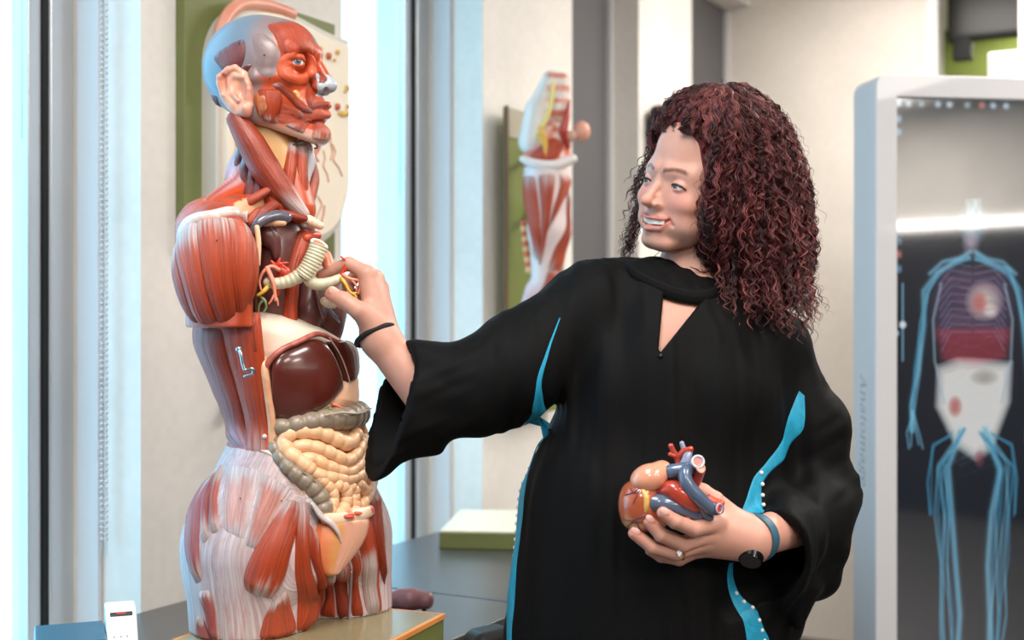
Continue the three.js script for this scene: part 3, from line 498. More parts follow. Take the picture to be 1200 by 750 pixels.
// ---- opened chest
const inC = (name, pts, rad, c, o = {}, m = smoothMat) => mk(name, tube(pts.map((p) => Q(...p)), rad, { seg: 50, sides: 16, color: typeof c === 'function' ? c : (t, u) => mulc(c, 0.88 + 0.24 * noise(t * 9, u * 6)), ...o }), m, torso);
const LUNG = rgb(96, 50, 46);
const lungS = (pts, k = 0.012) => uni(k, ...pts.map(([x, y, z, a, b, c]) => ell(Q(x, y, z), a, b, c)));
const lungC = (p) => mixc(LUNG, rgb(128, 84, 80), 0.6 * Math.pow(fbm(p.x * 90, p.y * 90, p.z * 90), 2));
const lung = (name, pts, h = 0.0035) => { const f = lungS(pts), bb = boxAround(pts.map((q) => Q(q[0], q[1], q[2])), 0.09); return mk(name, meshSDF(f, ...bb, h, lungC), smoothMat, torso); };
lung('right_lung', [[322, 300, 0.04, 0.03, 0.05, 0.03], [325, 345, 0.035, 0.03, 0.06, 0.035], [334, 280, 0.02, 0.03, 0.035, 0.03]]);
lung('lung_flap', [[314, 276, 0.075, 0.014, 0.017, 0.016], [323, 290, 0.07, 0.008, 0.02, 0.014]], 0.0025);
lung('upper_lung', [[349, 278, 0.0, 0.026, 0.032, 0.024], [352, 268, 0.01, 0.02, 0.018, 0.02]]);
lung('left_lung', [[366, 352, 0.0, 0.026, 0.045, 0.03], [385, 372, -0.03, 0.026, 0.05, 0.03], [362, 368, 0.02, 0.02, 0.03, 0.02], [392, 350, -0.05, 0.022, 0.05, 0.03]]);
mk('lung_fissure', tube([Q(366, 330, 0.036), Q(372, 350, 0.036), Q(379, 372, 0.03)], 0.003, { color: rgb(120, 84, 84) }), smoothMat, torso);
inC('aorta', [[357, 276, 0.03], [350, 296, 0.04], [343, 320, 0.05], [341, 345, 0.055], [339, 385, 0.055]], [0.012, 0.012, 0.0118, 0.0115, 0.012], (t, u) => mulc(RED, 0.8 + 0.35 * noise(u * 20, t * 3)), {}, fiberMat);
inC('gullet_cut', [[372, 276, 0.02], [364, 276, 0.035], [358, 279, 0.04]], 0.007, rgb(206, 84, 52));
// windpipe with its rings, two bronchi
const ringR = (r, n) => (t) => r * (1 + 0.028 * Math.sin(t * n * Math.PI * 2));
const TR = rgb(206, 200, 170);
const trachea = inC('windpipe', [[374, 287, 0.085], [369, 300, 0.087], [362, 314, 0.088], [355, 324, 0.088]], ringR(0.0142, 11), TR, { seg: 110, sides: 20, round: false });
const brL = tube([Q(360, 316, 0.088), Q(346, 326, 0.09), Q(328, 332, 0.094), Q(313, 331, 0.098)], (t) => lerp(0.0118, 0.0078, t) * (1 + 0.035 * Math.sin(t * 16 * Math.PI)), { seg: 120, sides: 18, color: TR });
mk('bronchus', brL, smoothMat, trachea);
mk('bronchus', tube([Q(362, 316, 0.086), Q(363, 328, 0.085), Q(371, 333, 0.082), Q(386, 331, 0.078), Q(399, 326, 0.074)], (t) => lerp(0.0108, 0.0072, t) * (1 + 0.02 * Math.sin(t * 12 * Math.PI)), { seg: 100, sides: 18, color: TR }), smoothMat, trachea);
{ const dir = Q(374, 287, 0.085).sub(Q(369, 300, 0.087)).normalize(), rim = new THREE.TorusGeometry(0.0122, 0.0024, 8, 28), c = new THREE.CircleGeometry(0.0122, 24), q = new THREE.Quaternion().setFromUnitVectors(V(0, 0, 1), dir.clone().add(V(0.25, 0, 0.55)).normalize()), p = Q(374, 286.5, 0.085); rim.applyQuaternion(q).translate(p.x, p.y, p.z); mk('windpipe_rim', tint(rim, rgb(226, 222, 206)), smoothMat, trachea); c.applyQuaternion(q).translate(p.x, p.y, p.z + 0.0015); mk('windpipe_opening', tint(c, rgb(206, 116, 84)), smoothMat, trachea); }
// bronchial and vessel twigs at both roots
const twig = (name, pts, r, c) => inC(name, pts, (t) => lerp(r, r * 0.55, t), c, { seg: 24, sides: 8 });
const TWR = rgb(214, 66, 38), TWP = rgb(228, 142, 116), TWY = rgb(222, 172, 52), TWG = rgb(112, 130, 84), TWB = rgb(96, 124, 156);
twig('vessel_twig', [[327, 316, 0.1], [318, 312, 0.104], [309, 318, 0.108], [304, 330, 0.108], [306, 340, 0.108]], 0.0032, TWP);
twig('vessel_twig', [[313, 314, 0.106], [319, 328, 0.11], [322, 342, 0.11], [323, 352, 0.11]], 0.0042, TWP);
twig('vessel_twig', [[322, 344, 0.11], [318, 352, 0.112], [315, 356, 0.112]], 0.0022, TWP); twig('vessel_twig', [[322, 346, 0.11], [325, 352, 0.11], [326, 358, 0.11]], 0.0022, TWP);
for (const e of [[318, 306], [328, 303], [337, 308], [334, 314]]) twig('vessel_twig', [[323, 312, 0.098], [(323 + e[0]) / 2, 309, 0.1], [e[0], e[1], 0.1]], 0.0032, TWR);
inC('vessel_stump', [[332, 318, 0.08], [328, 330, 0.075], [326, 345, 0.07]], [0.011, 0.008, 0.003], TWR);
twig('vessel_twig', [[313, 337, 0.106], [308, 342, 0.11], [302, 346, 0.112]], 0.004, TWY);
twig('vessel_twig', [[305, 348, 0.106], [310, 352, 0.108], [312, 360, 0.108], [309, 366, 0.108]], 0.0026, TWG); twig('vessel_twig', [[309, 351, 0.108], [304, 357, 0.108], [303, 365, 0.108]], 0.0022, TWG);
twig('vessel_twig', [[400, 322, 0.076], [404, 314, 0.078], [405, 306, 0.078], [400, 301, 0.078]], 0.003, TWR); twig('vessel_twig', [[404, 318, 0.076], [408, 313, 0.078], [412, 312, 0.078]], 0.0022, TWR);
twig('vessel_twig', [[402, 322, 0.08], [411, 327, 0.083], [420, 329, 0.083], [422, 335, 0.083], [420, 344, 0.083]], 0.003, TWP); twig('vessel_twig', [[412, 328, 0.083], [417, 334, 0.084], [418, 341, 0.084]], 0.0022, TWP);
twig('vessel_twig', [[400, 326, 0.08], [405, 333, 0.085], [410, 342, 0.085], [416, 346, 0.085], [418, 352, 0.085]], 0.0032, TWY); twig('vessel_twig', [[408, 338, 0.085], [407, 346, 0.085]], 0.0022, TWY); twig('vessel_twig', [[412, 344, 0.085], [418, 343, 0.085]], 0.0022, TWY);
twig('vessel_twig', [[404, 332, 0.074], [406, 340, 0.074], [405, 346, 0.074]], 0.0026, TWB);
for (const l of [[[384, 354, 0.03], [388, 366, 0.03], [398, 378, 0.03]], [[384, 354, 0.03], [382, 364, 0.03], [380, 370, 0.03]], [[387, 364, 0.03], [393, 370, 0.03], [396, 372, 0.03]]]) twig('vessel_twig', l, 0.0024, TWB);
inC('pulmonary_stump', [[380, 300, 0.05], [384, 308, 0.055], [386, 314, 0.06]], [0.011, 0.010, 0.008], rgb(222, 130, 100));
inC('pulmonary_stump', [[379, 352, 0.05], [384, 356, 0.05], [392, 358, 0.05]], [0.006, 0.006, 0.005], rgb(214, 200, 176));
inC('great_vein', [[296, 272, 0.112], [302, 262, 0.112], [312, 256, 0.106], [324, 253, 0.096], [336, 255, 0.086]], [0.0065, 0.0078, 0.0078, 0.009, 0.009], rgb(92, 90, 104), {}, glossMat);
inC('collarbone_cut', [[311, 262, 0.095], [320, 260, 0.095], [333, 261, 0.09]], [0.004, 0.0075, 0.005], rgb(238, 190, 150));
inC('collarbone_cut', [[354, 252, 0.05], [364, 259, 0.05], [376, 265, 0.045]], [0.006, 0.008, 0.006], rgb(240, 206, 178));
strap('first_rib_muscle', [Q(292, 262, 0.1), Q(300, 252, 0.09), Q(318, 245, 0.075)], [0.006, 0.009, 0.008], tfib(RED)); strap('first_rib_muscle', [Q(300, 262, 0.1), Q(308, 250, 0.09), Q(322, 240, 0.075)], [0.006, 0.009, 0.008], tfib(DEEP));
strap('breastbone_muscle', [Q(330, 250, 0.06), Q(343, 253, 0.06), Q(358, 256, 0.055)], [0.009, 0.009, 0.006], tfib(DEEP), { flat: 0.8 });
mk('shoulder_cut_edge', tube([Q(301, 266, 0.13), Q(303, 285, 0.13), Q(302, 310, 0.13)], 0.004, { color: rgb(238, 196, 158) }), smoothMat, torso);
// steel hook on the flank
mk('flank_hook', [tube([Q(279, 408, 0.168), Q(282, 414, 0.172), Q(285, 428, 0.172), Q(288, 434, 0.172), Q(296, 432, 0.172), Q(297, 437, 0.17), Q(287, 441, 0.166)], 0.0026, { seg: 40, sides: 10 }), new THREE.SphereGeometry(0.0045, 14, 10).translate(...Q(279.5, 409, 0.168).toArray())], mat(rgb(168, 178, 186), 0.25, { metalness: 0.9 }), torso, 'bent steel hook');
mk('flank_stud', new THREE.SphereGeometry(0.0036, 14, 10).translate(...hit(bodyAll, 315, 511).addScaledVector(RGT, 0.009).toArray()), mat(rgb(214, 206, 200), 0.3), torso);

// ---- hips and thighs
const WHITEF = rgb(204, 191, 195), soft = (f) => (u, v, s) => mixc(f(u, v, s), WHITEF, Math.max(sstep(0.5, 1, Math.abs(2 * u - 1) + 0.25 * (noise(v * 30 + s, u * 3) - 0.5)), sstep(0.6, 1, Math.abs(2 * v - 1) + 0.3 * (noise(u * 30 + s, 3) - 0.5))));
const PALE = mixc(PINK, TEND, 0.45), GLU = rgb(168, 84, 84);
const pm = (name, a, b, c, o = {}) => mk(name, patch(pelvisS, a.map(([x, y]) => hit(pelvisS, x, y)), b.map(([x, y]) => hit(pelvisS, x, y)), { color: c, bulge: 0.006, ...o }), fiberMat, torso);
pm('buttock_muscle', [[250, 552], [227, 590], [217, 622], [219, 655], [230, 688]], [[254, 552], [238, 582], [235, 612], [234, 642], [238, 682]], fib(GLU, 0.12, 0.9));
pm('buttock_muscle', [[254, 552], [239, 582], [236, 606], [238, 640]], [[258, 546], [247, 580], [245, 606], [246, 632]], fib(GLU, 0.16, 0.8));
pm('buttock_muscle', [[258, 546], [248, 580], [246, 606], [248, 628]], [[262, 542], [255, 580], [256, 605], [258, 624]], fib(mixc(GLU, PINK, 0.4), 0.3, 0.85));
pm('hamstring_muscle', [[231, 692], [240, 718], [247, 742], [249, 756]], [[245, 690], [251, 712], [253, 735], [254, 756]], fib(GLU, 0.1, 1));
pm('hamstring_muscle', [[232, 720], [231, 738], [231, 756]], [[238, 722], [244, 738], [247, 756]], fib(GLU, 0.3, 1));
pm('hip_fan_muscle', [[264, 545], [260, 585], [262, 622]], [[306, 550], [296, 595], [286, 634]], soft(fib(mixc(PINK, TEND, 0.4), 0.15, 0.9)), { sink: 0.0006, lift: 0.0003, bulge: 0.0018, ridge: 0.0004 });
pm('hip_fan_muscle', [[306, 552], [297, 595], [287, 640]], [[345, 576], [325, 605], [302, 645]], soft(fib(mixc(PINK, TEND, 0.15), 0.1, 0.95)), { sink: 0.0006, lift: 0.0003, bulge: 0.0022, ridge: 0.0005 });
pm('hip_front_muscle', [[337, 583], [317, 612], [296, 646], [285, 676], [287, 694]], [[353, 588], [348, 620], [341, 650], [334, 678], [320, 704]], fib(RED, 0.1, 0.92), { bulge: 0.011 });
pm('strap_thigh_muscle', [[351, 582], [346, 625], [345, 670], [348, 710], [352, 756]], [[362, 588], [362, 625], [364, 670], [370, 710], [377, 756]], fib(RED, 0.1, 1), { bulge: 0.012 });
pm('front_thigh_muscle', [[318, 706], [308, 726], [304, 740], [302, 756]], [[336, 690], [343, 715], [348, 735], [352, 756]], fib(mixc(RED, PINK, 0.2), 0.16, 1), { bulge: 0.006 });
pm('inner_thigh_muscle', [[361, 610], [363, 650], [366, 700], [370, 750]], [[376, 628], [377, 660], [380, 700], [384, 746]], fib(RED, 0.06, 1), { bulge: 0.008 });
pm('inner_thigh_muscle', [[379, 672], [381, 700], [384, 744]], [[390, 664], [392, 700], [396, 742]], fib(RED, 0.2, 1), { bulge: 0.007 });
pm('inner_thigh_muscle', [[391, 664], [393, 700], [397, 741]], [[406, 650], [408, 695], [410, 737]], fib(DEEP, 0.1, 1), { bulge: 0.007 });
pm('far_thigh_muscle', [[407, 648], [410, 690], [413, 736]], [[414, 630], [420, 680], [430, 733]], fib(RED, 0.05, 1), { bulge: 0.006 });
pm('far_thigh_muscle', [[414, 622], [424, 670], [433, 732]], [[432, 600], [444, 660], [453, 724]], (u, v, s) => mixc(RED, TEND, 0.9 * sstep(0.25, 0.4, v) * (1 - sstep(0.55, 0.8, Math.abs(u - 0.35) * 2 + 0.1 * noise(v * 20, s)))), { bulge: 0.007 });
pm('far_hip_muscle', [[430, 580], [434, 620], [442, 660]], [[440, 570], [447, 620], [452, 690]], fib(DEEP, 0.05, 1), { bulge: 0.01 });
// lower belly flap, groin band, crest
const flapS = uni(0.02, pelvisS, inter(0.01, shrink(trunk, 0.002), (x, y, z) => yOf(672) - y, (x, y, z) => y - yOf(606)));
mk('lower_belly_flap', patch(flapS, [[371, 612], [370, 640], [373, 660], [378, 676]].map(([x, y]) => hit(flapS, x, y)), [[431, 602], [428, 628], [410, 655], [388, 676]].map(([x, y]) => hit(flapS, x, y)), { color: (u, v) => mixc(u < 0.36 ? mixc(rgb(214, 116, 70), rgb(206, 148, 86), sstep(0.1, 0.4, u + 0.1 * noise(v * 14, 3))) : rgb(214, 148, 124), rgb(224, 172, 142), 0.5 * sstep(0.4, 0.5, u + 0.08 * noise(v * 12, 1))), bulge: 0.014, sink: 0.006, ends: 0.1, ridge: 0.0004, power: 0.4 }), smoothMat, torso, 'cut cream and orange flap of the lower belly wall');
const cutTop = [[374, 607], [392, 608], [412, 604], [428, 598]];
mk('flap_cut_face', tube(cutTop.map(([x, y]) => hit(flapS, x, y).addScaledVector(FWD, 0.01)), [0.008, 0.012, 0.012, 0.009], { color: (t, u) => mixc(rgb(240, 206, 176), rgb(206, 84, 56), sstep(0.62, 0.75, noise(t * 7 + 1, u * 3))), flat: 0.7 }), smoothMat, torso);
for (const [x, y] of [[396, 609], [407, 605]]) mk('cut_muscle_oval', new THREE.SphereGeometry(0.008, 16, 10).scale(1.1, 0.35, 0.6).translate(...hit(flapS, x, y).addScaledVector(FWD, 0.018).add(V(0, 0.006, 0)).toArray()), mat(rgb(206, 84, 56), 0.4), torso);
mk('groin_band', tube([[358, 590], [368, 604], [379, 612], [387, 622], [391, 634]].map(([x, y]) => hit(flapS, x, y).addScaledVector(FWD, 0.014)), [0.006, 0.009, 0.009, 0.007, 0.003], { flat: 0.5, color: rgb(196, 182, 180) }), smoothMat, torso);
mk('hip_bone_rim', tube([[304, 527], [316, 531], [330, 543], [345, 561], [357, 577], [362, 588]].map(([x, y]) => hit(pelvisS, x, y)), [0.002, 0.0035, 0.0045, 0.005, 0.005, 0.004], { seg: 50, color: (t, u) => mixc(rgb(238, 222, 206), rgb(232, 190, 170), 0.6 * noise(t * 14, u * 4)) }), smoothMat, torso);
mk('hip_hollow', tube([[360, 588], [364, 598], [370, 608]].map(([x, y]) => hit(bellyS, x, y)), 0.009, { color: rgb(170, 158, 160) }), smoothMat, torso);
mk('far_groin_band', tube([Q(428, 510, 0.0), Q(436, 532, -0.005), Q(440, 553, -0.005), Q(437, 572, 0.0), Q(428, 592, 0.012), Q(418, 600, 0.02)], [0.002, 0.004, 0.006, 0.006, 0.005, 0.004], { seg: 44, color: rgb(240, 228, 216) }), smoothMat, torso);
mk('groin_vein', tube([Q(366, 628, 0.12), Q(362, 640, 0.122), Q(364, 660, 0.12)], 0.0022, { color: rgb(132, 122, 152) }), smoothMat, torso);
mk('groin_vein', tube([[409, 670], [408, 700], [408, 738]].map(([x, y]) => hit(pelvisS, x, y).addScaledVector(FWD, 0.004)), 0.0024, { color: rgb(150, 130, 140) }), smoothMat, torso);

// small dark marker pins all over the model
for (const [x, y] of [[281, 52], [310, 65], [306, 112], [316, 92], [326, 124], [343, 134], [254, 283], [329, 588], [283, 586], [328, 638], [320, 747]]) { const f = y < 170 ? headW : y < 400 ? delt : pelvisS, p = hit(f, x, y); p.addScaledVector(grad(f, p, 0.002).normalize(), y < 170 ? 0.0032 : 0.0055); mk('marker_pin', new THREE.SphereGeometry(0.0012, 8, 6).translate(p.x, p.y, p.z), mat(rgb(60, 32, 34), 0.5), torso); }
// ---- plinth: olive board with orange-wood edge, turned on the worktable
{
  const c0 = P(522, 718.5, 0.46 * FP / (718.5 - 375)), u = V(-0.93, 0, -0.36).normalize(), v = V(-0.36, 0, 0.93).normalize(), LU = 0.30, LVv = 0.36, ctr = c0.clone().addScaledVector(u, LU / 2).addScaledVector(v, LVv / 2), rot = Math.atan2(0.36, 0.93);
  const bx = (w, h, d, dx, y, dz) => { const g = new RoundedBoxGeometry(w, h, d, 2, 0.0015); g.translate(dx, 0, dz); g.rotateY(-rot); g.translate(ctr.x, y, ctr.z); return g; };
  const t = thing('model_plinth', 'olive green wooden plinth with orange wood edge carrying the torso model', 'plinth', V(ctr.x, SILL, ctr.z));
  mk('body', bx(LU - 0.004, 0.062, LVv - 0.004, 0, 0.77 + 0.031, 0), mat(rgb(112, 118, 58), 0.5, { map: grain }), t);
  mk('top_board', bx(LU - 0.012, 0.008, LVv - 0.012, 0, 0.836, 0), mat(rgb(146, 136, 104), 0.22, { map: grain }), t);
  for (const s of [-1, 1]) { mk('edge_strip', bx(0.007, 0.009, LVv, s * (LU / 2 - 0.003), 0.8355, 0), mat(rgb(214, 140, 70), 0.5), t); mk('edge_strip', bx(LU - 0.016, 0.009, 0.007, 0, 0.8355, s * (LVv / 2 - 0.003)), mat(rgb(206, 132, 66), 0.5), t); }
}

// ---------------------------------------------------------------- the woman
const person = thing('person', 'woman with curly auburn hair in a black tunic, touching the torso model', 'person', V(0.22, 0, -2.02));
const SKIN = rgb(204, 150, 131);
const skinMat = vmat(0.48, { sheen: 0.2, clearcoat: 0.08, clearcoatRoughness: 0.5 });
// ---- tunic
const wedge = (() => {                                               // neckline slit: a triangle cut through the front cloth
  const a = Q(778, 336, 0.1), b = Q(828, 346, 0.1), c = Q(771, 417, 0.13), mid = a.clone().add(b).add(c).multiplyScalar(1 / 3), eye = V(0, EYE, 0), nf = mid.clone().sub(eye).normalize();
  const pl = (p, q) => { const n = q.clone().sub(p).cross(nf).normalize(); if (n.dot(mid.clone().sub(p)) > 0) n.negate(); return half(p, n); };
  return inter(0.004, pl(a, b), pl(b, c), pl(c, a));
})();
const bellCone = (E0, O, upv, rv0, rv1, rd0, rd1) => { const ax = O.clone().sub(E0), L = ax.length(); ax.normalize(); const up = upv.clone().addScaledVector(ax, -upv.dot(ax)).normalize(), si = ax.clone().cross(up); return (x, y, z) => { const a = x - E0.x, b = y - E0.y, c = z - E0.z, t = (a * ax.x + b * ax.y + c * ax.z) / L, v = a * up.x + b * up.y + c * up.z, s = a * si.x + b * si.y + c * si.z, k = clamp(t, -0.2, 1.4), rv = lerp(rv0, rv1, k), rd = lerp(rd0, rd1, k), q = Math.hypot(v / rv, s / rd); return Math.max((q - 1) * Math.min(rv, rd), -t * L - 0.02, (t - 1.4) * L); }; };
const trunkC = uni(0.06, cap(Q(698, 356, 0.02), Q(902, 408, -0.02), 0.056, 0.058), ell(Q(785, 440, 0.0), 0.155, 0.17, 0.115), ell(Q(738, 452, 0.05), 0.075, 0.085, 0.08), ell(Q(832, 462, 0.055), 0.075, 0.085, 0.08), ell(Q(756, 610, 0.02), 0.192, 0.22, 0.14), ell(Q(750, 760, 0.02), 0.212, 0.24, 0.15), cap(Q(742, 348, -0.02), Q(780, 400, 0.01), 0.054, 0.09), cap(Q(880, 500, -0.01), Q(885, 700, 0.0), 0.07, 0.08));
const rElb = Q(578, 452, 0.06), rOpen = Q(446, 474, 0.10);
const rUp = uni(0.04, cap(Q(692, 360, 0.02), Q(600, 432, 0.05), 0.066, 0.070), cap(Q(600, 432, 0.05), Q(545, 462, 0.07), 0.070, 0.05));
const rBell = inter(0.004, bellCone(rElb, rOpen, V(0.1, 1, 0), 0.062, 0.098, 0.06, 0.052), half(Q(464, 468, 0.1), V(-0.82, 0.2, 0.5)));
const rHole = inter(0.002, bellCone(rElb, rOpen, V(0.1, 1, 0), 0.045, 0.086, 0.045, 0.040), half(Q(530, 460, 0.1), V(1, 0, 0)));
const lElb = Q(958, 585, -0.02), lOpen = Q(904, 655, 0.13);
const lUp = uni(0.05, cap(Q(900, 412, -0.02), Q(940, 500, -0.03), 0.062, 0.062), cap(Q(940, 500, -0.03), lElb, 0.062, 0.058), ell(Q(955, 640, 0.03), 0.05, 0.085, 0.06));
const lBell = inter(0.004, bellCone(lElb, lOpen, V(0.5, 0.85, 0), 0.062, 0.082, 0.058, 0.06), half(Q(904, 650, 0.13), V(-0.55, -0.22, 0.62)));
const lHole = inter(0.002, bellCone(lElb, lOpen, V(0.5, 0.85, 0), 0.045, 0.070, 0.04, 0.048), half(Q(935, 620, 0.06), V(0.5, 0.3, -0.6)));
const drape = cap(Q(936, 690, 0.09), Q(937, 732, 0.10), 0.035, 0.012);
const tunicRaw = (() => { const t = uni(0.03, trunkC, rUp), a = uni(0.03, t, rBell), b = uni(0.025, uni(0.03, lUp, lBell), drape); return (x, y, z) => { let d = smin(a(x, y, z), b(x, y, z), 0.02); return d; }; })();
const creased = (x, y, z) => {
  let d = tunicRaw(x, y, z); if (d > 0.05) return d;
  const px = x * 752 / (-z / 2), arm = sstep(-0.02, -0.08, x) + sstep(0.44, 0.5, x) * 0.8;
  const body = 0.013 * (noise(x * 30 + 3, y * 2.6, z * 20) - 0.5) + 0.005 * (noise(x * 70, y * 5, z * 50) - 0.5);
  const sl = 0.012 * (noise(x * 14 + y * 26, y * 10 - x * 8, z * 14) - 0.5) + 0.004 * (noise(x * 34 - y * 60, y * 30, z * 30) - 0.5);
  return d + lerp(body, sl, clamp(arm));
};
const tunicS = sub(0.003, creased, rHole, lHole, inter(0.004, wedge, (x, y, z) => -(z + 2 + 0.005)));
const clothMat = vmat(0.72, { specularIntensity: 0.32, sheen: 0.04, sheenRoughness: 0.5, sheenColor: new THREE.Color(0.25, 0.3, 0.36) });
const BLACK = rgb(6, 6, 7), TEAL = rgb(24, 148, 184);
const tunic = mk('tunic', meshSDF(inter(0.001, tunicS, (x, y, z) => 0.62 - y), V(-0.24, 0.6, -2.26), V(0.58, 1.42, -1.7), 0.0052, (p) => mulc(BLACK, 0.9 + 0.2 * noise(p.x * 200, p.y * 200, p.z * 200))), clothMat, person, 'loose black long-sleeved tunic with split neckline');
// legs and trousers, below the picture
mk('trousers', [[-0.09], [0.09]].map(([s]) => meshSDF(inter(0.001, cap(V(0.2 + s, 0.66, -2.03), V(0.2 + s, 0.04, -2.05), 0.10, 0.055), (x, y, z) => 0.03 - y), V(0.05 + s, 0.0, -2.18), V(0.35 + s, 0.8, -1.88), 0.012, rgb(26, 26, 30))), clothMat, person);
mk('shoe', [-0.09, 0.09].map((s) => meshSDF(inter(0.002, cap(V(0.2 + s, 0.035, -2.06), V(0.16 + s, 0.025, -1.9), 0.045, 0.035), (x, y, z) => -y), V(0.0, -0.01, -2.2), V(0.4, 0.12, -1.8), 0.008, rgb(20, 20, 22))), clothMat, person);
const tp = (px, py) => hit(tunicRaw, px, py), tl = (l) => l.map(([x, y]) => settle(tunicS, tp(x, y), 3));
const tealMat = vmat(0.6, { sheen: 0.3 });
const tealC = (u, v) => mulc(TEAL, 0.82 + 0.36 * noise(u * 7, v * 40));
const insert = (a, b, o = {}) => mk('teal_insert', patch(tunicS, tl(a), tl(b), { color: tealC, bulge: 0.0015, sink: 0.0002, lift: 0.001, ends: 0, ridge: 0.0006, ridges: 4, nu: 8, nv: 60, power: 0.3, ...o }), tealMat, tunic, 'turquoise side insert');
insert([[655, 374], [640, 410], [628, 445], [618, 490], [612, 540], [607, 600], [602, 660], [595, 752]], [[657, 374], [643, 412], [633, 450], [628, 500], [622, 550], [615, 605], [608, 660], [603, 752]]);
insert([[937, 458], [917, 508], [898, 540], [882, 562], [869, 598]], [[943, 464], [942, 500], [922, 530], [896, 560], [893, 600]]);
insert([[860, 662], [866, 700], [872, 752]], [[872, 662], [880, 700], [900, 752]]);
const studG = new THREE.SphereGeometry(0.0033, 10, 8), studM = mat(rgb(236, 234, 230), 0.25, { clearcoat: 0.6 });
function studs(l, n) { const c = curve(tl(l)); for (let i = 0; i < n; i++) { const p = c.getPointAt(i / (n - 1)), s = new THREE.Mesh(studG, studM); settle(tunicS, p, 2); s.name = 'pearl_stud'; s.castShadow = s.receiveShadow = true; s.position.copy(p).addScaledVector(grad(tunicS, p, 0.002).normalize(), 0.002); tunic.add(s); } }
studs([[611, 545], [607, 580], [604, 615], [600, 660]], 13);
studs([[891, 554], [892, 572], [895, 592]], 4);
studs([[873, 690], [879, 706], [886, 725], [893, 750]], 6);

// ---- head in its own axes: x to her left, y up, z forward
const HK = 1.05, hYaw = -0.96, hRoll = 0.23, FY = 0.87;
const warpY = (y) => y < 0 ? y / FY : y;                            // short lower face
const wq = new THREE.Quaternion().setFromAxisAngle(V(0, 1, 0), hYaw).multiply(new THREE.Quaternion().setFromAxisAngle(V(1, 0, 0), -0.02)).multiply(new THREE.Quaternion().setFromAxisAngle(V(0, 0, 1), -hRoll));
const wC = V(0.2975, 1.513, -2.0), wI = wq.clone().invert();
const wToL = (() => { const t = V(0, 0, 0); return (x, y, z) => t.set(x, y, z).sub(wC).applyQuaternion(wI).multiplyScalar(1 / HK); })();
const wToW = (v) => V(v.x, v.y < 0 ? v.y * FY : v.y, v.z).multiplyScalar(HK).applyQuaternion(wq).add(wC);
const faceS = (() => {
  const c3 = (x, y, z) => V(x, y, z);
  let f = uni(0.02, ell(c3(0, 0.035, -0.012), 0.073, 0.088, 0.095), ell(c3(0, -0.03, 0.03), 0.060, 0.082, 0.058));
  f = uni(0.016, f, cap(c3(0.05, -0.068, 0.005), c3(0.018, -0.104, 0.066), 0.016, 0.014), ell(c3(0, -0.103, 0.072), 0.019, 0.016, 0.0165));
  f = uni(0.012, f, ell(c3(0.039, -0.036, 0.062), 0.023, 0.021, 0.018), cap(c3(0.010, 0.014, 0.080), c3(0.044, 0.012, 0.062), 0.009, 0.008), ell(c3(0, -0.074, 0.072), 0.030, 0.024, 0.021), ell(c3(0.034, -0.068, 0.046), 0.03, 0.03, 0.03), ell(c3(0.036, -0.008, 0.034), 0.034, 0.056, 0.037));
  f = sub(0.009, f, sph(c3(0.032, -0.007, 0.093), 0.0125));
  f = uni(0.006, f, uni(0.005, cap(c3(0, 0.002, 0.080), c3(0, -0.034, 0.101), 0.006, 0.0074), sph(c3(0, -0.039, 0.1035), 0.0084), sph(c3(0.0104, -0.043, 0.093), 0.0062), cap(c3(0.005, -0.03, 0.088), c3(0.010, -0.044, 0.085), 0.006, 0.0075)));
  f = sub(0.0025, f, ell(c3(0.006, -0.0505, 0.099), 0.0034, 0.0036, 0.005));
  f = uni(0.0025, f, sph(c3(0.0325, -0.008, 0.069), 0.0139));
  f = uni(0.0035, f, chainS([c3(0, -0.0655, 0.0962), c3(0.018, -0.0642, 0.0875), c3(0.032, -0.0605, 0.0735)], [0.0031, 0.0027, 0.0012], 0.003), chainS([c3(0, -0.0845, 0.093), c3(0.018, -0.0812, 0.0855), c3(0.031, -0.0640, 0.0735)], [0.0042, 0.0036, 0.0012], 0.003));
  f = sub(0.0012, f, chainS([c3(0, -0.0742, 0.0955), c3(0.018, -0.0722, 0.0868), c3(0.0305, -0.0624, 0.0760)], [0.0056, 0.0046, 0.0008], 0.002));
  f = sub(0.001, f, ell(c3(0.035, -0.0085, 0.083), 0.0120, 0.0028, 0.006, new THREE.Quaternion().setFromAxisAngle(V(0, 1, 0), 0.25)));
  // smile fold
  f = sub(0.006, f, chainS([c3(0.0165, -0.046, 0.0945), c3(0.028, -0.058, 0.0855), c3(0.035, -0.072, 0.077)], [0.0014, 0.0014, 0.0007], 0.002));
  return f;
})();
const neckW = (() => { const a = V(0, -0.06, -0.025); return cap(wToW(a), Q(800, 372, -0.01), 0.056, 0.062); })();
const headAll = (x, y, z) => { const t = wToL(x, y, z); return faceS(Math.abs(t.x), warpY(t.y), t.z) * HK * 0.93; };
const chestSkin = inter(0.004, shrink(tunicRaw, 0.011), (x, y, z) => y - 1.36, (x, y, z) => 1.16 - y, (x, y, z) => Math.abs(x - 0.27) - 0.12);
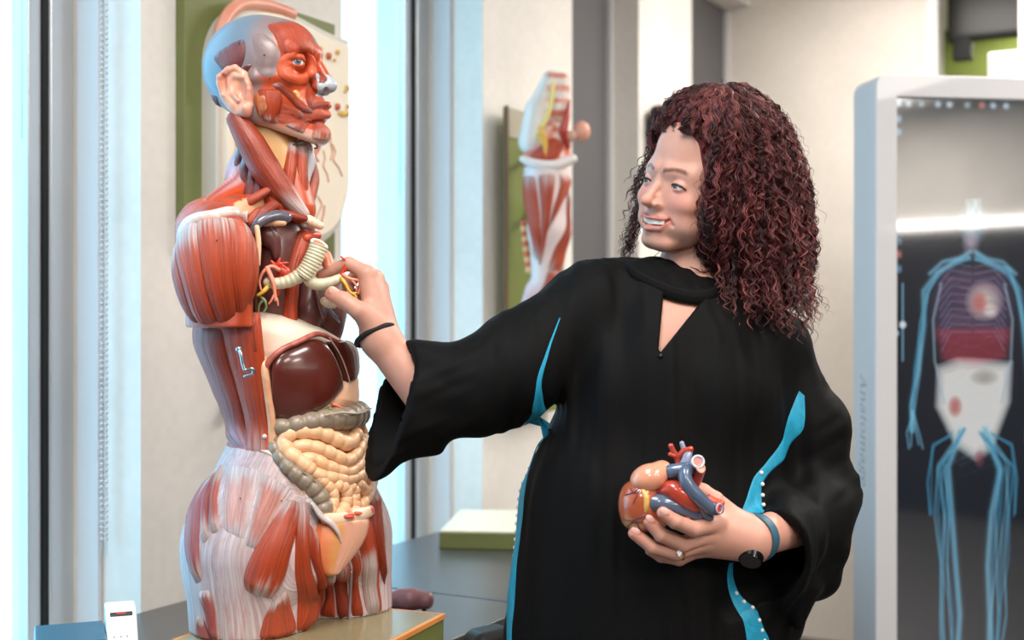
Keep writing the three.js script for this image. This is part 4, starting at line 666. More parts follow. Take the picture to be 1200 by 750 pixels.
const skinColor = (p) => {
  const t = wToL(p.x, p.y, p.z), ax = Math.abs(t.x); t.y = warpY(t.y);
  let c = mulc(SKIN, 0.97 + 0.06 * noise(p.x * 160, p.y * 160, p.z * 160));
  const d = (x, y, z, r) => Math.exp(-((ax - x) ** 2 + (t.y - y) ** 2 + (t.z - z) ** 2) / (r * r));
  c = mixc(c, rgb(220, 128, 110), 0.5 * d(0.042, -0.036, 0.075, 0.022) + 0.35 * d(0, -0.045, 0.11, 0.014));
  const up = chainL(ax, t.y, t.z, -0.0655, 0.0962, -0.0642, 0.0875, -0.0605, 0.0735), lo = chainL(ax, t.y, t.z, -0.0845, 0.093, -0.0812, 0.0855, -0.064, 0.0735);
  c = mixc(c, rgb(186, 98, 92), 0.6 * (1 - sstep(0.0034, 0.0052, Math.min(up, lo - 0.0008))));
  // brows: fine dark hairs
  const bx = clamp((ax - 0.012) / 0.036), by = 0.0125 + 0.006 * Math.sin(bx * 2.6) - 0.004 * bx;
  if (ax > 0.010 && ax < 0.05 && t.z > 0.03) c = mixc(c, rgb(92, 54, 44), (1 - sstep(0.0024, 0.0048, Math.abs(t.y - by) + 0.0012 * noise(ax * 900, t.y * 300))) * (1 - sstep(0.8, 1, bx)) * 0.85);
  return c;
};
function chainL(ax, y, z, y0, z0, y1, z1, y2, z2) { const seg = (xa, ya, za, xb, yb, zb) => { const dx = xb - xa, dy = yb - ya, dz = zb - za, t = clamp(((ax - xa) * dx + (y - ya) * dy + (z - za) * dz) / (dx * dx + dy * dy + dz * dz)); return Math.hypot(ax - xa - dx * t, y - ya - dy * t, z - za - dz * t); }; return Math.min(seg(0, y0, z0, 0.018, y1, z1), seg(0.018, y1, z1, 0.0315, y2, z2)); }
const bodyGeo = [];
bodyGeo.push(meshSDF(headAll, wC.clone().subScalar(0.16).add(V(0, 0.02, 0)), wC.clone().addScalar(0.17), 0.0022, skinColor));
bodyGeo.push(meshSDF(uni(0.02, neckW, chestSkin), V(0.12, 1.15, -2.15), V(0.42, 1.46, -1.78), 0.005, (p) => mulc(SKIN, 0.97 + 0.06 * noise(p.x * 90, p.y * 90, p.z * 90))));
// eyes, lids, teeth
for (const s of [1, -1]) {
  const L = (x, y, z) => wToW(V(x * s, y, z)), c = L(0.0325, -0.008, 0.069);
  const e = mk('eye', new THREE.SphereGeometry(0.0128 * HK, 28, 20).translate(c.x, c.y, c.z), mat(rgb(226, 222, 218), 0.15, { clearcoat: 1 }), person, 'blue-grey eye');
  const look = V(-0.92, 0.05, 0.38).normalize(), cl = (r, off) => new THREE.SphereGeometry(0.0128 * HK + off, 24, 8, 0, Math.PI * 2, 0, r).applyQuaternion(new THREE.Quaternion().setFromUnitVectors(V(0, 1, 0), look)).translate(c.x, c.y, c.z);
  mk('iris', cl(0.46, 0.0002), mat(rgb(70, 92, 112), 0.15, { clearcoat: 1 }), e); mk('pupil', cl(0.2, 0.0004), mat(rgb(10, 10, 12), 0.1), e);
  mk('lashes', tube([L(0.021, -0.0092, 0.0785), L(0.027, -0.0048, 0.0828), L(0.035, -0.0042, 0.0828), L(0.0435, -0.007, 0.0778), L(0.0475, -0.0105, 0.0738)], [0.0008, 0.0015, 0.0018, 0.0017, 0.0008], { seg: 24, sides: 6, color: rgb(40, 26, 24) }), vmat(0.6), e);
}
{
  const g = []; for (let i = -4; i <= 4; i++) { const a = i * 0.155, w = Math.abs(i) < 2 ? 0.0042 : 0.0036, b = new RoundedBoxGeometry(w * 2 * HK * 0.98, 0.0095 * HK, 0.004, 2, 0.0014); b.applyQuaternion(wq.clone().multiply(new THREE.Quaternion().setFromAxisAngle(V(0, 1, 0), a * 1.15))); const p = wToW(V(Math.sin(a) * 0.0335, -0.0715 + Math.abs(i) * 0.0007, 0.0575 + Math.cos(a) * 0.0325)); b.translate(p.x, p.y, p.z); g.push(b); }
  mk('teeth', g, mat(rgb(238, 230, 218), 0.25), person);
}
// ---- hands: joints in the room, each finger its own chain
function handGeo(palm, fingers, h = 0.0021) {
  const fs = fingers.map((q) => chainS(q.map((j) => Q(j[0], j[1], j[2])), q.map((j) => j[3]), 0.003));
  const pm2 = uni(0.014, ...palm.map(([a, b, ra, rb]) => cap(Q(...a), Q(...b), ra, rb)));
  const f = (x, y, z) => { let d = pm2(x, y, z), m = 9; for (const g of fs) m = Math.min(m, g(x, y, z)); return smin(d, m, 0.007); };
  const all = [...palm.flatMap(([a, b]) => [Q(...a), Q(...b)]), ...fingers.flatMap((q) => q.map((j) => Q(j[0], j[1], j[2])))];
  const tips = fingers.map((q) => Q(...q[q.length - 1].slice(0, 3)));
  return meshSDF(f, ...boxAround(all, 0.045), h, (p) => { let c = mulc(SKIN, 0.97 + 0.07 * noise(p.x * 140, p.y * 140, p.z * 140)); let m = 9; for (const t of tips) m = Math.min(m, p.distanceTo(t)); return mixc(c, rgb(222, 130, 112), 0.4 * (1 - sstep(0.006, 0.024, m))); });
}
bodyGeo.push(handGeo(
  [[[446, 396, 0.085], [430, 322, 0.08], 0.022, 0.0135], [[447, 394, 0.08], [440, 326, 0.062], 0.022, 0.013], [[449, 396, 0.076], [446, 338, 0.046], 0.021, 0.012], [[450, 398, 0.074], [447, 352, 0.034], 0.02, 0.011], [[443, 398, 0.09], [426, 366, 0.105], 0.022, 0.014], [[445, 398, 0.083], [500, 462, 0.085], 0.0265, 0.035]],
  [[[430, 320, 0.08, 0.0115], [409, 309, 0.07, 0.0105], [391, 316, 0.06, 0.0095], [377, 322, 0.056, 0.008]], [[440, 326, 0.062, 0.0115], [420, 320, 0.03, 0.0105], [408, 332, 0.022, 0.0095], [409, 346, 0.026, 0.008]], [[446, 338, 0.046, 0.011], [430, 334, 0.015, 0.010], [418, 346, 0.012, 0.009], [424, 358, 0.02, 0.0078]], [[447, 352, 0.034, 0.010], [434, 350, 0.008, 0.009], [426, 362, 0.01, 0.008], [432, 370, 0.02, 0.007]], [[436, 378, 0.1, 0.0155], [420, 364, 0.112, 0.0135], [403, 352, 0.108, 0.0125], [389, 345, 0.1, 0.0105]]]));
mk('thumb_nail', new THREE.SphereGeometry(0.0075, 16, 10).scale(1.25, 0.9, 0.35).rotateZ(-0.6).translate(...Q(391, 341.5, 0.1105).toArray()), mat(rgb(232, 178, 160), 0.25), person);
bodyGeo.push(handGeo(
  [[[882, 628, 0.185], [840, 612, 0.20], 0.025, 0.0165], [[882, 632, 0.185], [832, 624, 0.205], 0.025, 0.016], [[882, 636, 0.183], [826, 634, 0.2], 0.024, 0.015], [[882, 638, 0.18], [822, 642, 0.19], 0.022, 0.013], [[872, 618, 0.18], [846, 596, 0.185], 0.02, 0.014], [[882, 632, 0.184], [955, 606, 0.06], 0.0265, 0.036]],
  [[[840, 613, 0.21, 0.0125], [813, 620, 0.24, 0.0108], [791, 611, 0.256, 0.0098], [777, 601, 0.26, 0.0086]], [[832, 626, 0.208, 0.0125], [800, 638, 0.226, 0.0108], [775, 627, 0.24, 0.0098], [760, 611, 0.242, 0.0086]], [[826, 636, 0.205, 0.012], [792, 648, 0.218, 0.0105], [764, 641, 0.23, 0.0096], [743, 625, 0.234, 0.0084]], [[822, 642, 0.192, 0.011], [796, 655, 0.19, 0.0095], [775, 652, 0.192, 0.0085], [762, 645, 0.195, 0.0075]], [[850, 600, 0.182, 0.014], [838, 586, 0.188, 0.0122], [824, 576, 0.188, 0.011], [814, 570, 0.186, 0.009]]]));
for (const [x, y, z, r] of [[779, 599.5, 0.2675, 0.5], [762, 608.5, 0.2495, 0.7], [745, 622.5, 0.241, 0.6]]) mk('finger_nail', new THREE.SphereGeometry(0.0058, 14, 8).scale(1.3, 0.85, 0.35).rotateZ(-r).translate(...Q(x, y, z).toArray()), mat(rgb(236, 178, 166), 0.25), person);
mk('body', bodyGeo, skinMat, person, 'fair skin of face, neck and hands');
// collar band round the neck, carried on round the back
{
  const nk = uni(0.01, neckW, tunicRaw), front = [[738, 318], [752, 327], [772, 337], [796, 345], [818, 348], [838, 345]].map(([x, y]) => hit(nk, x, y)), c = Q(792, 335, -0.02);
  const backP = [V(c.x + 0.07, c.y + 0.005, c.z - 0.02), V(c.x + 0.03, c.y + 0.02, c.z - 0.07), V(c.x - 0.03, c.y + 0.025, c.z - 0.07), V(c.x - 0.068, c.y + 0.02, c.z - 0.02)];
  const cv = new THREE.CatmullRomCurve3([...front, ...backP], true);
  mk('collar_band', gridGeo(90, 12, (u, v) => { const p = cv.getPointAt(u), d = V(p.x - c.x, 0, p.z - c.z).normalize(), a = v * Math.PI * 2; return { p: p.addScaledVector(d, 0.001 + Math.cos(a) * 0.0035).add(V(0, Math.sin(a) * 0.0115, 0)), c: BLACK }; }), clothMat, tunic);
}
mk('neckline_button', new THREE.SphereGeometry(0.004, 12, 8).translate(...hit(tunicS, 774, 417).toArray()), mat(rgb(20, 20, 22), 0.3), tunic);
// hair tie on the right wrist, watch and ring on the left
const around = (p, ax, r, rr2, thick, flat, n = 48, c = [1, 1, 1]) => { const q = new THREE.Quaternion().setFromUnitVectors(V(0, 0, 1), ax.clone().normalize()); return gridGeo(n, 12, (u, v) => { const a = u * Math.PI * 2, b = v * Math.PI * 2, k = V(Math.cos(a) * r, Math.sin(a) * rr2, 0), nn = V(Math.cos(a), Math.sin(a), 0); k.addScaledVector(nn, Math.cos(b) * thick).add(V(0, 0, Math.sin(b) * flat)); return { p: k.applyQuaternion(q).add(p), c }; }); };
mk('hair_tie', around(Q(440, 393, 0.084), Q(447, 398, 0.083).sub(Q(436, 370, 0.083)).add(V(0.004, 0, 0.01)), 0.031, 0.031, 0.0035, 0.0042), mat(rgb(16, 16, 18), 0.7), person, 'black elastic hair tie on the wrist');
const wax = Q(955, 606, 0.06).sub(Q(882, 632, 0.184)), wp = Q(885, 630, 0.178);
const watch = mk('watch_band', around(wp, wax, 0.035, 0.0335, 0.0016, 0.0085), mat(rgb(48, 92, 112), 0.5), person, 'blue-grey watch strap');
{
  const dir = V(-0.3, -0.66, 0.7).normalize(), q = new THREE.Quaternion().setFromUnitVectors(V(0, 1, 0), dir), p = wp.clone().addScaledVector(dir, 0.038);
  mk('watch_case', new THREE.CylinderGeometry(0.0165, 0.0175, 0.009, 40).applyQuaternion(q).translate(p.x, p.y, p.z), mat(rgb(30, 31, 34), 0.25, { metalness: 0.8 }), watch, 'round dark watch case');
  const p2 = p.clone().addScaledVector(dir, 0.0048); mk('watch_glass', new THREE.CylinderGeometry(0.0148, 0.0155, 0.0016, 40).applyQuaternion(q).translate(p2.x, p2.y, p2.z), mat(rgb(8, 9, 11), 0.05, { clearcoat: 1 }), watch);
}
{
  const p = Q(797, 646.5, 0.2155), ax = Q(826, 636, 0.205).sub(Q(792, 648, 0.218)); const r = mk('ring', around(p, ax, 0.0113, 0.0113, 0.0012, 0.002, 36), mat(rgb(214, 176, 96), 0.2, { metalness: 1 }), person, 'gold ring with pale stones');
  for (const [dx, dy] of [[-1.5, 0], [1.5, 0.5], [0, -2.4], [0, 2.6]]) mk('stone', new THREE.OctahedronGeometry(0.0026, 1).translate(...Q(796 + dx, 648 + dy, 0.231).toArray()), mat(rgb(240, 240, 245), 0.05, { clearcoat: 1 }), r);
}
// ---- hair: a dark under-volume and some two thousand curls
const hairEnv = (() => {
  const loc = uni(0.03, ell(V(0, 0.046, -0.022), 0.098, 0.100, 0.108), ell(V(0.045, -0.02, -0.02), 0.068, 0.09, 0.092), ell(V(-0.035, -0.03, -0.05), 0.07, 0.1, 0.075));
  const cut = (t) => t.z - (0.050 + clamp(t.y - 0.055, -0.2, 0.06) * (t.y > 0.055 ? 1.05 : 0.30)) - 0.62 * clamp(t.x - 0.012, 0, 0.07);
  const low = uni(0.04, ell(Q(886, 300, -0.01), 0.085, 0.085, 0.085), ell(Q(880, 230, -0.02), 0.085, 0.1, 0.1));
  return (x, y, z) => { const t = wToL(x, y, z); const a = smax(loc(t.x, t.y, t.z) * HK, cut(t) * HK, 0.02), b = smax(low(x, y, z), (t.z - 0.012 - 0.4 * clamp(t.x - 0.012, 0, 0.07)) * HK, 0.02); return smin(a, b, 0.03); };
})();
const HD = rgb(34, 15, 16), HM = rgb(86, 37, 39), HL2 = rgb(146, 76, 74);
const hair = mk('hair', meshSDF(shrink(hairEnv, 0.006), wC.clone().add(V(-0.16, -0.26, -0.17)), wC.clone().add(V(0.23, 0.21, 0.17)), 0.0065, (p) => mixc(HM, HL2, 0.35 * noise(p.x * 300, p.y * 60, p.z * 300))), vmat(0.95, { specularIntensity: 0.1 }), person, 'curly auburn hair');
{
  seed = 4242; const geos = [];
  const pts = []; const lo = wC.clone().add(V(-0.15, -0.22, -0.17)), hi = wC.clone().add(V(0.22, 0.2, 0.17));
  let tries = 0; while (pts.length < 1250 && tries++ < 200000) { const p = V(rr(lo.x, hi.x), rr(lo.y, hi.y), rr(lo.z, hi.z)); const d = hairEnv(p.x, p.y, p.z); const lt = wToL(p.x, p.y, p.z); if (Math.abs(d) < 0.016 && lt.z < (lt.y > 0.07 ? 0.082 : 0.03 + 0.6 * clamp(lt.x - 0.012, 0, 0.07)) && (p.z > wC.z - 0.06 || rnd() < 0.35)) pts.push(p); }
  const strandPos = [], strandNor = [], strandCol = [], strandIdx = [];
  function strand(path, r, c) {                                    // thin five-sided tube
    const b0 = strandPos.length / 3, n = path.length, T = V(0, 0, 0), N = V(0.3, 0.2, 0.9), B = V(0, 0, 0), sides = 3;
    for (let i = 0; i < n; i++) {
      T.subVectors(path[Math.min(n - 1, i + 1)], path[Math.max(0, i - 1)]).normalize(); N.addScaledVector(T, -N.dot(T)).normalize(); B.crossVectors(T, N);
      const k = r * Math.min(1, 0.25 + 4 * Math.min(i, n - 1 - i) / n);
      for (let s = 0; s < sides; s++) { const a = s / sides * Math.PI * 2, x = Math.cos(a), y = Math.sin(a), m = V(N.x * x + B.x * y, N.y * x + B.y * y, N.z * x + B.z * y); strandPos.push(path[i].x + m.x * k, path[i].y + m.y * k, path[i].z + m.z * k); strandNor.push(m.x, m.y, m.z); strandCol.push(...c); }
      if (i) for (let s = 0; s < sides; s++) { const a = b0 + (i - 1) * sides + s, b = b0 + (i - 1) * sides + (s + 1) % sides, c2 = a + sides, d = b + sides; strandIdx.push(a, b, d, a, d, c2); }
    }
  }
  const crown = wToW(V(0.02, 0.13, 0.0));
  function curl(p0, len, amp, wl, r, c, off, free, n2 = 1) {            // a wavy lock of n2 hairs that share one winding path
    const path = [], side = [], p = p0.clone(), step = 0.0036, n = Math.round(len / step), dir = V(0, -1, 0), sp = rnd() < 0.5 ? 1 : -1; let a = rnd() * 6.28, w2 = wl;
    const drift = V(rr(-0.35, 0.35), 0, rr(-0.35, 0.35));
    for (let i = 0; i < n; i++) {
      const g = grad(hairEnv, p, 0.004).normalize(), away = p.clone().sub(crown).normalize();
      dir.lerp(V(0, -1, 0).addScaledVector(away, 0.7).add(drift).addScaledVector(g, free ? 0.25 : 0).normalize(), 0.25); if (!free) dir.addScaledVector(g, -dir.dot(g) * 0.9); dir.normalize();
      p.addScaledVector(dir, step); const ll = wToL(p.x, p.y, p.z); if (!free && ll.z > 0.05 + 0.5 * clamp(ll.x - 0.02, 0, 0.06) && ll.y < 0.066) break; if (!free) { const d = hairEnv(p.x, p.y, p.z) - off; p.addScaledVector(g, clamp(-d, -0.003, 0.003)); }
      const s1 = V(dir.z, 0, -dir.x); if (s1.lengthSq() < 0.01) s1.set(1, 0, 0); s1.normalize(); const s2 = s1.clone().cross(dir); w2 = lerp(w2, wl * rr(0.6, 1.5), 0.3); a += sp * step / w2 * 6.28;
      const k = amp * Math.min(1, i / 6) * (0.7 + 0.5 * noise(i * 0.3, p0.x * 900)); path.push(p.clone().addScaledVector(s1, Math.cos(a) * k).addScaledVector(s2, Math.sin(a) * k * 0.6)); side.push([s1, s2]);
    }
    if (path.length < 4) return;
    for (let m = 0; m < n2; m++) { const ox = rr(-1, 1), oy = rr(-1, 1), sp2 = n2 > 1 ? 0.0026 : 0, k2 = rr(0.6, 1.3), cc = mulc(c, rr(0.65, 1.3)), ph = rnd() * 9; strand(path.map((q, i) => { const f = 0.6 + 0.9 * noise(i * 0.22 + ph, m); return q.clone().addScaledVector(side[i][0], ox * sp2 * f).addScaledVector(side[i][1], oy * sp2 * f); }), r * k2, cc); }
  }
  for (const p of pts) { const t = rnd(), c = t < 0.5 ? mixc(HD, HM, rnd()) : mixc(HM, HL2, Math.pow(rnd(), 1.8)); curl(p, rr(0.05, 0.12), rr(0.0025, 0.006), rr(0.016, 0.032), rr(0.0003, 0.0008), c, rr(-0.006, 0.008), false, 8); }
  for (let i = 0; i < 240; i++) { const p = pts[Math.floor(rnd() * pts.length)].clone(); curl(p, rr(0.05, 0.1), rr(0.004, 0.008), rr(0.016, 0.03), rr(0.0003, 0.0006), mixc(HM, HL2, rnd()), 0.012, rnd() < 0.5); }
  for (let i = 0; i < 170; i++) { const a = rnd() * 6.28, p = crown.clone().add(V(Math.cos(a) * rr(0, 0.035), 0.01, Math.sin(a) * rr(0, 0.035))); settle(hairEnv, p, 4); curl(p, rr(0.06, 0.11), rr(0.002, 0.005), rr(0.018, 0.034), rr(0.0005, 0.0009), mixc(HD, HL2, Math.pow(rnd(), 1.5)), rr(-0.002, 0.006), false, 5); }
  // ends hanging on the shoulder and beside the neck, and the far side of the face
  for (let i = 0; i < 260; i++) curl(Q(rr(840, 948), rr(300, 345), rr(-0.05, 0.09)), rr(0.04, 0.085), rr(0.003, 0.006), rr(0.014, 0.024), rr(0.0004, 0.0008), mixc(HD, HL2, Math.pow(rnd(), 1.3)), 0.004, true, 3);
  for (let i = 0; i < 60; i++) curl(Q(rr(806, 846), rr(215, 320), rr(0.02, 0.06)), rr(0.04, 0.09), rr(0.003, 0.006), rr(0.014, 0.022), rr(0.0004, 0.0008), mixc(HD, HM, rnd()), 0.004, false, 3);
  for (let i = 0; i < 110; i++) { const q = rnd(); curl(Q(lerp(764, 744, q) + rr(-8, 6), lerp(168, 272, q), rr(-0.06, -0.03)), rr(0.03, 0.075), rr(0.003, 0.007), rr(0.014, 0.024), rr(0.0004, 0.0008), mixc(HD, HM, rnd()), 0, true, 2); }
  const g = new THREE.BufferGeometry(); g.setAttribute('position', new THREE.Float32BufferAttribute(strandPos, 3)); g.setAttribute('normal', new THREE.Float32BufferAttribute(strandNor, 3)); g.setAttribute('color', new THREE.Float32BufferAttribute(strandCol, 3)); g.setIndex(strandIdx);
  const m = mk('curls', g, vmat(0.45), hair); m.userData.kind = 'stuff';
}

// ---------------------------------------------------------------- heart model in her hand
{
  const HZ = 0.222, q = (x, y, z = 0) => Q(x, y, HZ + z);
  const heart = thing('heart_model', 'painted plastic heart model with blue and red vessels, held in her left hand', 'anatomy model', q(770, 620, 0));
  const BLU = rgb(82, 98, 124), HR = rgb(176, 62, 44), HB = rgb(160, 78, 50), CR = rgb(218, 138, 108);
  const tb = (name, l, r, c, o = {}) => mk(name, tube(l.map((a) => q(...a)), r, { seg: 40, sides: 18, color: typeof c === 'function' ? c : (t, u) => mulc(c, 0.9 + 0.2 * noise(t * 8, u * 4)), ...o }), glossMat, heart);
  const vent = uni(0.012, ell(q(750, 584, 0), 0.029, 0.028, 0.03), ell(q(746, 600, 0), 0.024, 0.027, 0.026), ell(q(764, 604, -0.005), 0.026, 0.022, 0.024));
  const v = mk('ventricles', meshSDF(vent, ...boxAround([q(752, 594)], 0.065), 0.0022, (p) => { const n = fbm(p.x * 70, p.y * 70, p.z * 70), band = Math.exp(-(((p.y - q(0, 614).y) / 0.006) ** 2)); return mixc(mixc(HB, rgb(190, 92, 58), n), rgb(216, 164, 110), clamp(band * 0.9 + sstep(0.62, 0.8, n) * 0.4)); }), glossMat, heart);
  for (const l of [[[738, 572], [744, 578], [749, 576]], [[733, 580], [740, 578], [746, 575], [750, 570]], [[742, 590], [746, 582], [749, 575]], [[730, 608], [740, 610], [750, 606], [757, 603]], [[735, 618], [742, 612], [752, 612]], [[746, 612], [750, 620]]]) mk('surface_vessel', tube(l.map(([x, y]) => { const p = hit(vent, x, y, 1.4, 2.2); return p.addScaledVector(grad(vent, p).normalize(), 0.0004); }), 0.0009, { seg: 20, sides: 6, color: rgb(92, 50, 72) }), smoothMat, v);
  const aur = uni(0.008, ell(q(760, 560, 0.012), 0.0262, 0.0195, 0.02, new THREE.Quaternion().setFromAxisAngle(V(0, 0, 1), 0.35)), ell(q(776, 551, 0.004), 0.014, 0.014, 0.014));
  mk('auricle', meshSDF(aur, ...boxAround([q(764, 558)], 0.05), 0.0022, (p) => mixc(CR, rgb(226, 160, 130), fbm(p.x * 60, p.y * 60))), glossMat, heart, 'cream pink auricle');
  tb('yellow_ring', [[753, 574, 0.022], [757, 582, 0.027], [757, 592, 0.027], [754, 602, 0.022]], 0.0042, rgb(224, 178, 88));
  tb('blue_vein', [[757, 589, 0.014], [772, 589, 0.018], [788, 592, 0.016], [806, 600, 0.01], [820, 606, 0.002]], [0.0125, 0.0125, 0.012, 0.010, 0.009], BLU);
  tb('red_artery', [[776, 574, 0.012], [788, 574, 0.018], [800, 581, 0.018], [812, 590, 0.012], [818, 596, 0.004]], [0.010, 0.014, 0.0155, 0.013, 0.009], HR);
  tb('blue_vessel', [[783, 553, 0.012], [793, 551, 0.014], [806, 549, 0.014], [812, 546, 0.01]], [0.0098, 0.0098, 0.0098, 0.0098], BLU);
  tb('blue_arch', [[812, 548, 0.014], [803, 554, 0.024], [804, 564, 0.028], [812, 576, 0.028], [824, 588, 0.024], [836, 597, 0.018], [843, 596, 0.016]], [0.0085, 0.0095, 0.0098, 0.0098, 0.0094, 0.0088, 0.0082], BLU);
  tb('blue_branch', [[822, 588, 0.018], [826, 600, 0.012], [832, 607, 0.008]], [0.008, 0.007, 0.006], BLU); tb('blue_branch', [[824, 600, 0.01], [818, 606, 0.006], [814, 608, 0.004]], [0.006, 0.006, 0.005], BLU);
  const ring = (x, y, z, r, rim, fill, tilt) => { const d = V(...tilt).normalize(), qq = new THREE.Quaternion().setFromUnitVectors(V(0, 0, 1), d), p = q(x, y, z); const a = mk('vessel_rim', tint(new THREE.TorusGeometry(r, r * 0.24, 10, 28).applyQuaternion(qq).translate(p.x, p.y, p.z), rim), glossMat, heart); mk('vessel_opening', tint(new THREE.CircleGeometry(r, 24).applyQuaternion(qq).translate(p.x, p.y, p.z), fill), smoothMat, a); };
  tb('great_artery', [[806, 556, 0.0], [812, 548, 0.012], [817, 542, 0.022]], [0.009, 0.009, 0.0092], rgb(170, 160, 176)); ring(818, 541, 0.032, 0.0078, rgb(206, 202, 216), rgb(206, 130, 120), [0.1, 0.25, 1]);
  tb('red_stump', [[814, 566, 0.012], [818, 558, 0.018], [821, 550, 0.026]], [0.008, 0.0075, 0.007], HR); ring(821.5, 549, 0.034, 0.0054, rgb(228, 160, 140), rgb(232, 176, 156), [0.3, 0.25, 1]);
  ring(843, 596, 0.026, 0.0062, rgb(190, 160, 176), rgb(196, 70, 56), [0.75, 0.05, 0.8]);
  tb('red_branch', [[796, 548, -0.006], [794, 537, -0.004], [789, 529, 0], [786, 522, 0.004]], [0.006, 0.005, 0.0042, 0.0038], rgb(190, 66, 44)); tb('red_branch', [[794, 537, -0.004], [801, 529, 0.002], [810, 526, 0.006]], [0.0045, 0.0042, 0.0042], rgb(190, 66, 44)); tb('red_branch', [[790, 534, 0], [785, 532, 0.002]], [0.0034, 0.003], rgb(190, 66, 44));
  tb('pale_vein', [[801, 548, 0.004], [805, 537, 0.004], [807, 529, 0.002]], [0.0075, 0.007, 0.006], rgb(140, 146, 172)); tb('pale_vein', [[803, 534, -0.004], [801, 526, -0.004], [799, 519, -0.004]], [0.005, 0.004, 0.0034], rgb(150, 154, 180));
  tb('red_stump', [[830, 584, 0.006], [838, 588, 0.008], [846, 590, 0.01]], [0.006, 0.006, 0.005], rgb(206, 88, 66));
  tb('red_stump', [[799, 605, 0.012], [806, 608, 0.014]], [0.006, 0.005], rgb(206, 96, 76));
}

// ---------------------------------------------------------------- the upright anatomy display
{
  const yaw = 0.139, u = V(Math.cos(yaw), 0, -Math.sin(yaw)), n = V(Math.sin(yaw), 0, Math.cos(yaw)), o = P(1028, 375, 3.0), top = EYE + 287 / FP * 3.0, bot = 0.35, Wd = 0.86, T = 0.13;
  const D = thing('anatomy_display', 'tall white upright display showing a glowing human body scan', 'display', o.clone().addScaledVector(u, Wd / 2).setY(0));
  const loc = (a, y, c) => o.clone().addScaledVector(u, a).addScaledVector(n, c).setY(y);
  const put = (g, a, y, c) => { g.rotateY(-yaw * -1); const p = loc(a, y, c); return g.translate(p.x, p.y, p.z); };
  const white = mat(rgb(212, 210, 212), 0.4, { clearcoat: 0.2 });
  // frame with an opening: rounded outline, hole, bevelled
  const sh = new THREE.Shape(), hgt = top - bot, r = 0.028; sh.moveTo(r, 0); sh.lineTo(Wd - r, 0); sh.quadraticCurveTo(Wd, 0, Wd, r); sh.lineTo(Wd, hgt - r); sh.quadraticCurveTo(Wd, hgt, Wd - r, hgt); sh.lineTo(r, hgt); sh.quadraticCurveTo(0, hgt, 0, hgt - r); sh.lineTo(0, r); sh.quadraticCurveTo(0, 0, r, 0);
  const bz = 0.046, hole = new THREE.Path(); hole.moveTo(bz, bz); hole.lineTo(bz, hgt - bz); hole.lineTo(Wd - bz, hgt - bz); hole.lineTo(Wd - bz, bz); hole.lineTo(bz, bz); sh.holes.push(hole);
  const fr = new THREE.ExtrudeGeometry(sh, { depth: T - 0.008, bevelEnabled: true, bevelSize: 0.004, bevelThickness: 0.004, bevelSegments: 3, curveSegments: 8 });
  fr.translate(0, 0, -T + 0.004); mk('housing', put(fr, 0, bot, 0), white, D);
  const back = new THREE.BoxGeometry(Wd - 0.02, hgt - 0.02, 0.02); mk('back_panel', put(back, Wd / 2, (top + bot) / 2, -T + 0.02), white, D);
  for (const a of [0.12, Wd - 0.12]) mk('foot', put(new RoundedBoxGeometry(0.08, bot, 0.08, 2, 0.008), a, bot / 2, -T / 2), white, D);
  mk('foot_plate', put(new RoundedBoxGeometry(Wd, 0.04, 0.5, 2, 0.01), Wd / 2, 0.02, -T / 2), white, D);
  // the picture on the screen
  const sw = Wd - 2 * bz, shh = hgt - 2 * bz, CW = 768, CH = Math.round(768 * shh / sw), cv = document.createElement('canvas'); cv.width = CW; cv.height = CH; const g = cv.getContext('2d');
  g.fillStyle = '#0b1622'; g.fillRect(0, 0, CW, CH);
  const X = (px) => (px - 1050) / FP * 3.03 / sw * CW * 1.012, Y = (py) => (py - 111) / FP * 3.03 / shh * CH;
  seed = 99;
  const line = (pts, w, c, a = 1) => { g.globalAlpha = a; g.strokeStyle = c; g.lineWidth = w; g.lineCap = 'round'; g.lineJoin = 'round'; g.beginPath(); pts.forEach(([x, y], i) => i ? g.lineTo(X(x), Y(y)) : g.moveTo(X(x), Y(y))); g.stroke(); g.globalAlpha = 1; };
  const soft = (pts, w, c) => { for (const [k, a] of [[2.6, 0.12], [1.7, 0.2], [1, 0.6]]) line(pts, w * k, c, a); };
  const blob = (x, y, rx, ry, c, a) => { for (let k = 6; k >= 1; k--) { g.globalAlpha = a / 4; g.fillStyle = c; g.beginPath(); g.ellipse(X(x), Y(y), rx * k / 6 * CW / sw * 3.03 / FP, ry * k / 6 * CW / sw * 3.03 / FP, 0, 0, 6.3); g.fill(); } g.globalAlpha = 1; };
  const cy = '#7fc3de', bl = '#3f8fb4', mx = 1147;
  const fillP = (pts, c, al) => { for (const k of [1.16, 1.08, 1, 0.9]) { g.globalAlpha = al / 2.4; g.fillStyle = c; const cx = pts.reduce((q, p) => q + p[0], 0) / pts.length, cyy = pts.reduce((q, p) => q + p[1], 0) / pts.length; g.beginPath(); pts.forEach(([x, y], i) => { const a = X(cx + (x - cx) * k), b = Y(cyy + (y - cyy) * k); i ? g.lineTo(a, b) : g.moveTo(a, b); }); g.fill(); } g.globalAlpha = 1; };
  const wob = (l, d = 3) => l.map(([x, y]) => [x + rr(-d, d), y + rr(-d, d)]);
  blob(mx, 258, 19, 28, '#9cc8dc', 0.9); blob(mx - 3, 282, 12, 18, '#d6bccb', 0.7);
  fillP([[1110, 315], [1184, 315], [1194, 350], [1190, 392], [1104, 392], [1100, 350]], '#5d4463', 0.55);
  fillP([[1106, 384], [1190, 384], [1186, 416], [1150, 424], [1112, 418]], '#8b2f3e', 0.95);
  fillP([[1108, 432], [1130, 424], [1190, 428], [1188, 470], [1168, 520], [1150, 530], [1128, 516], [1106, 474]], '#f4f2ee', 1.1);
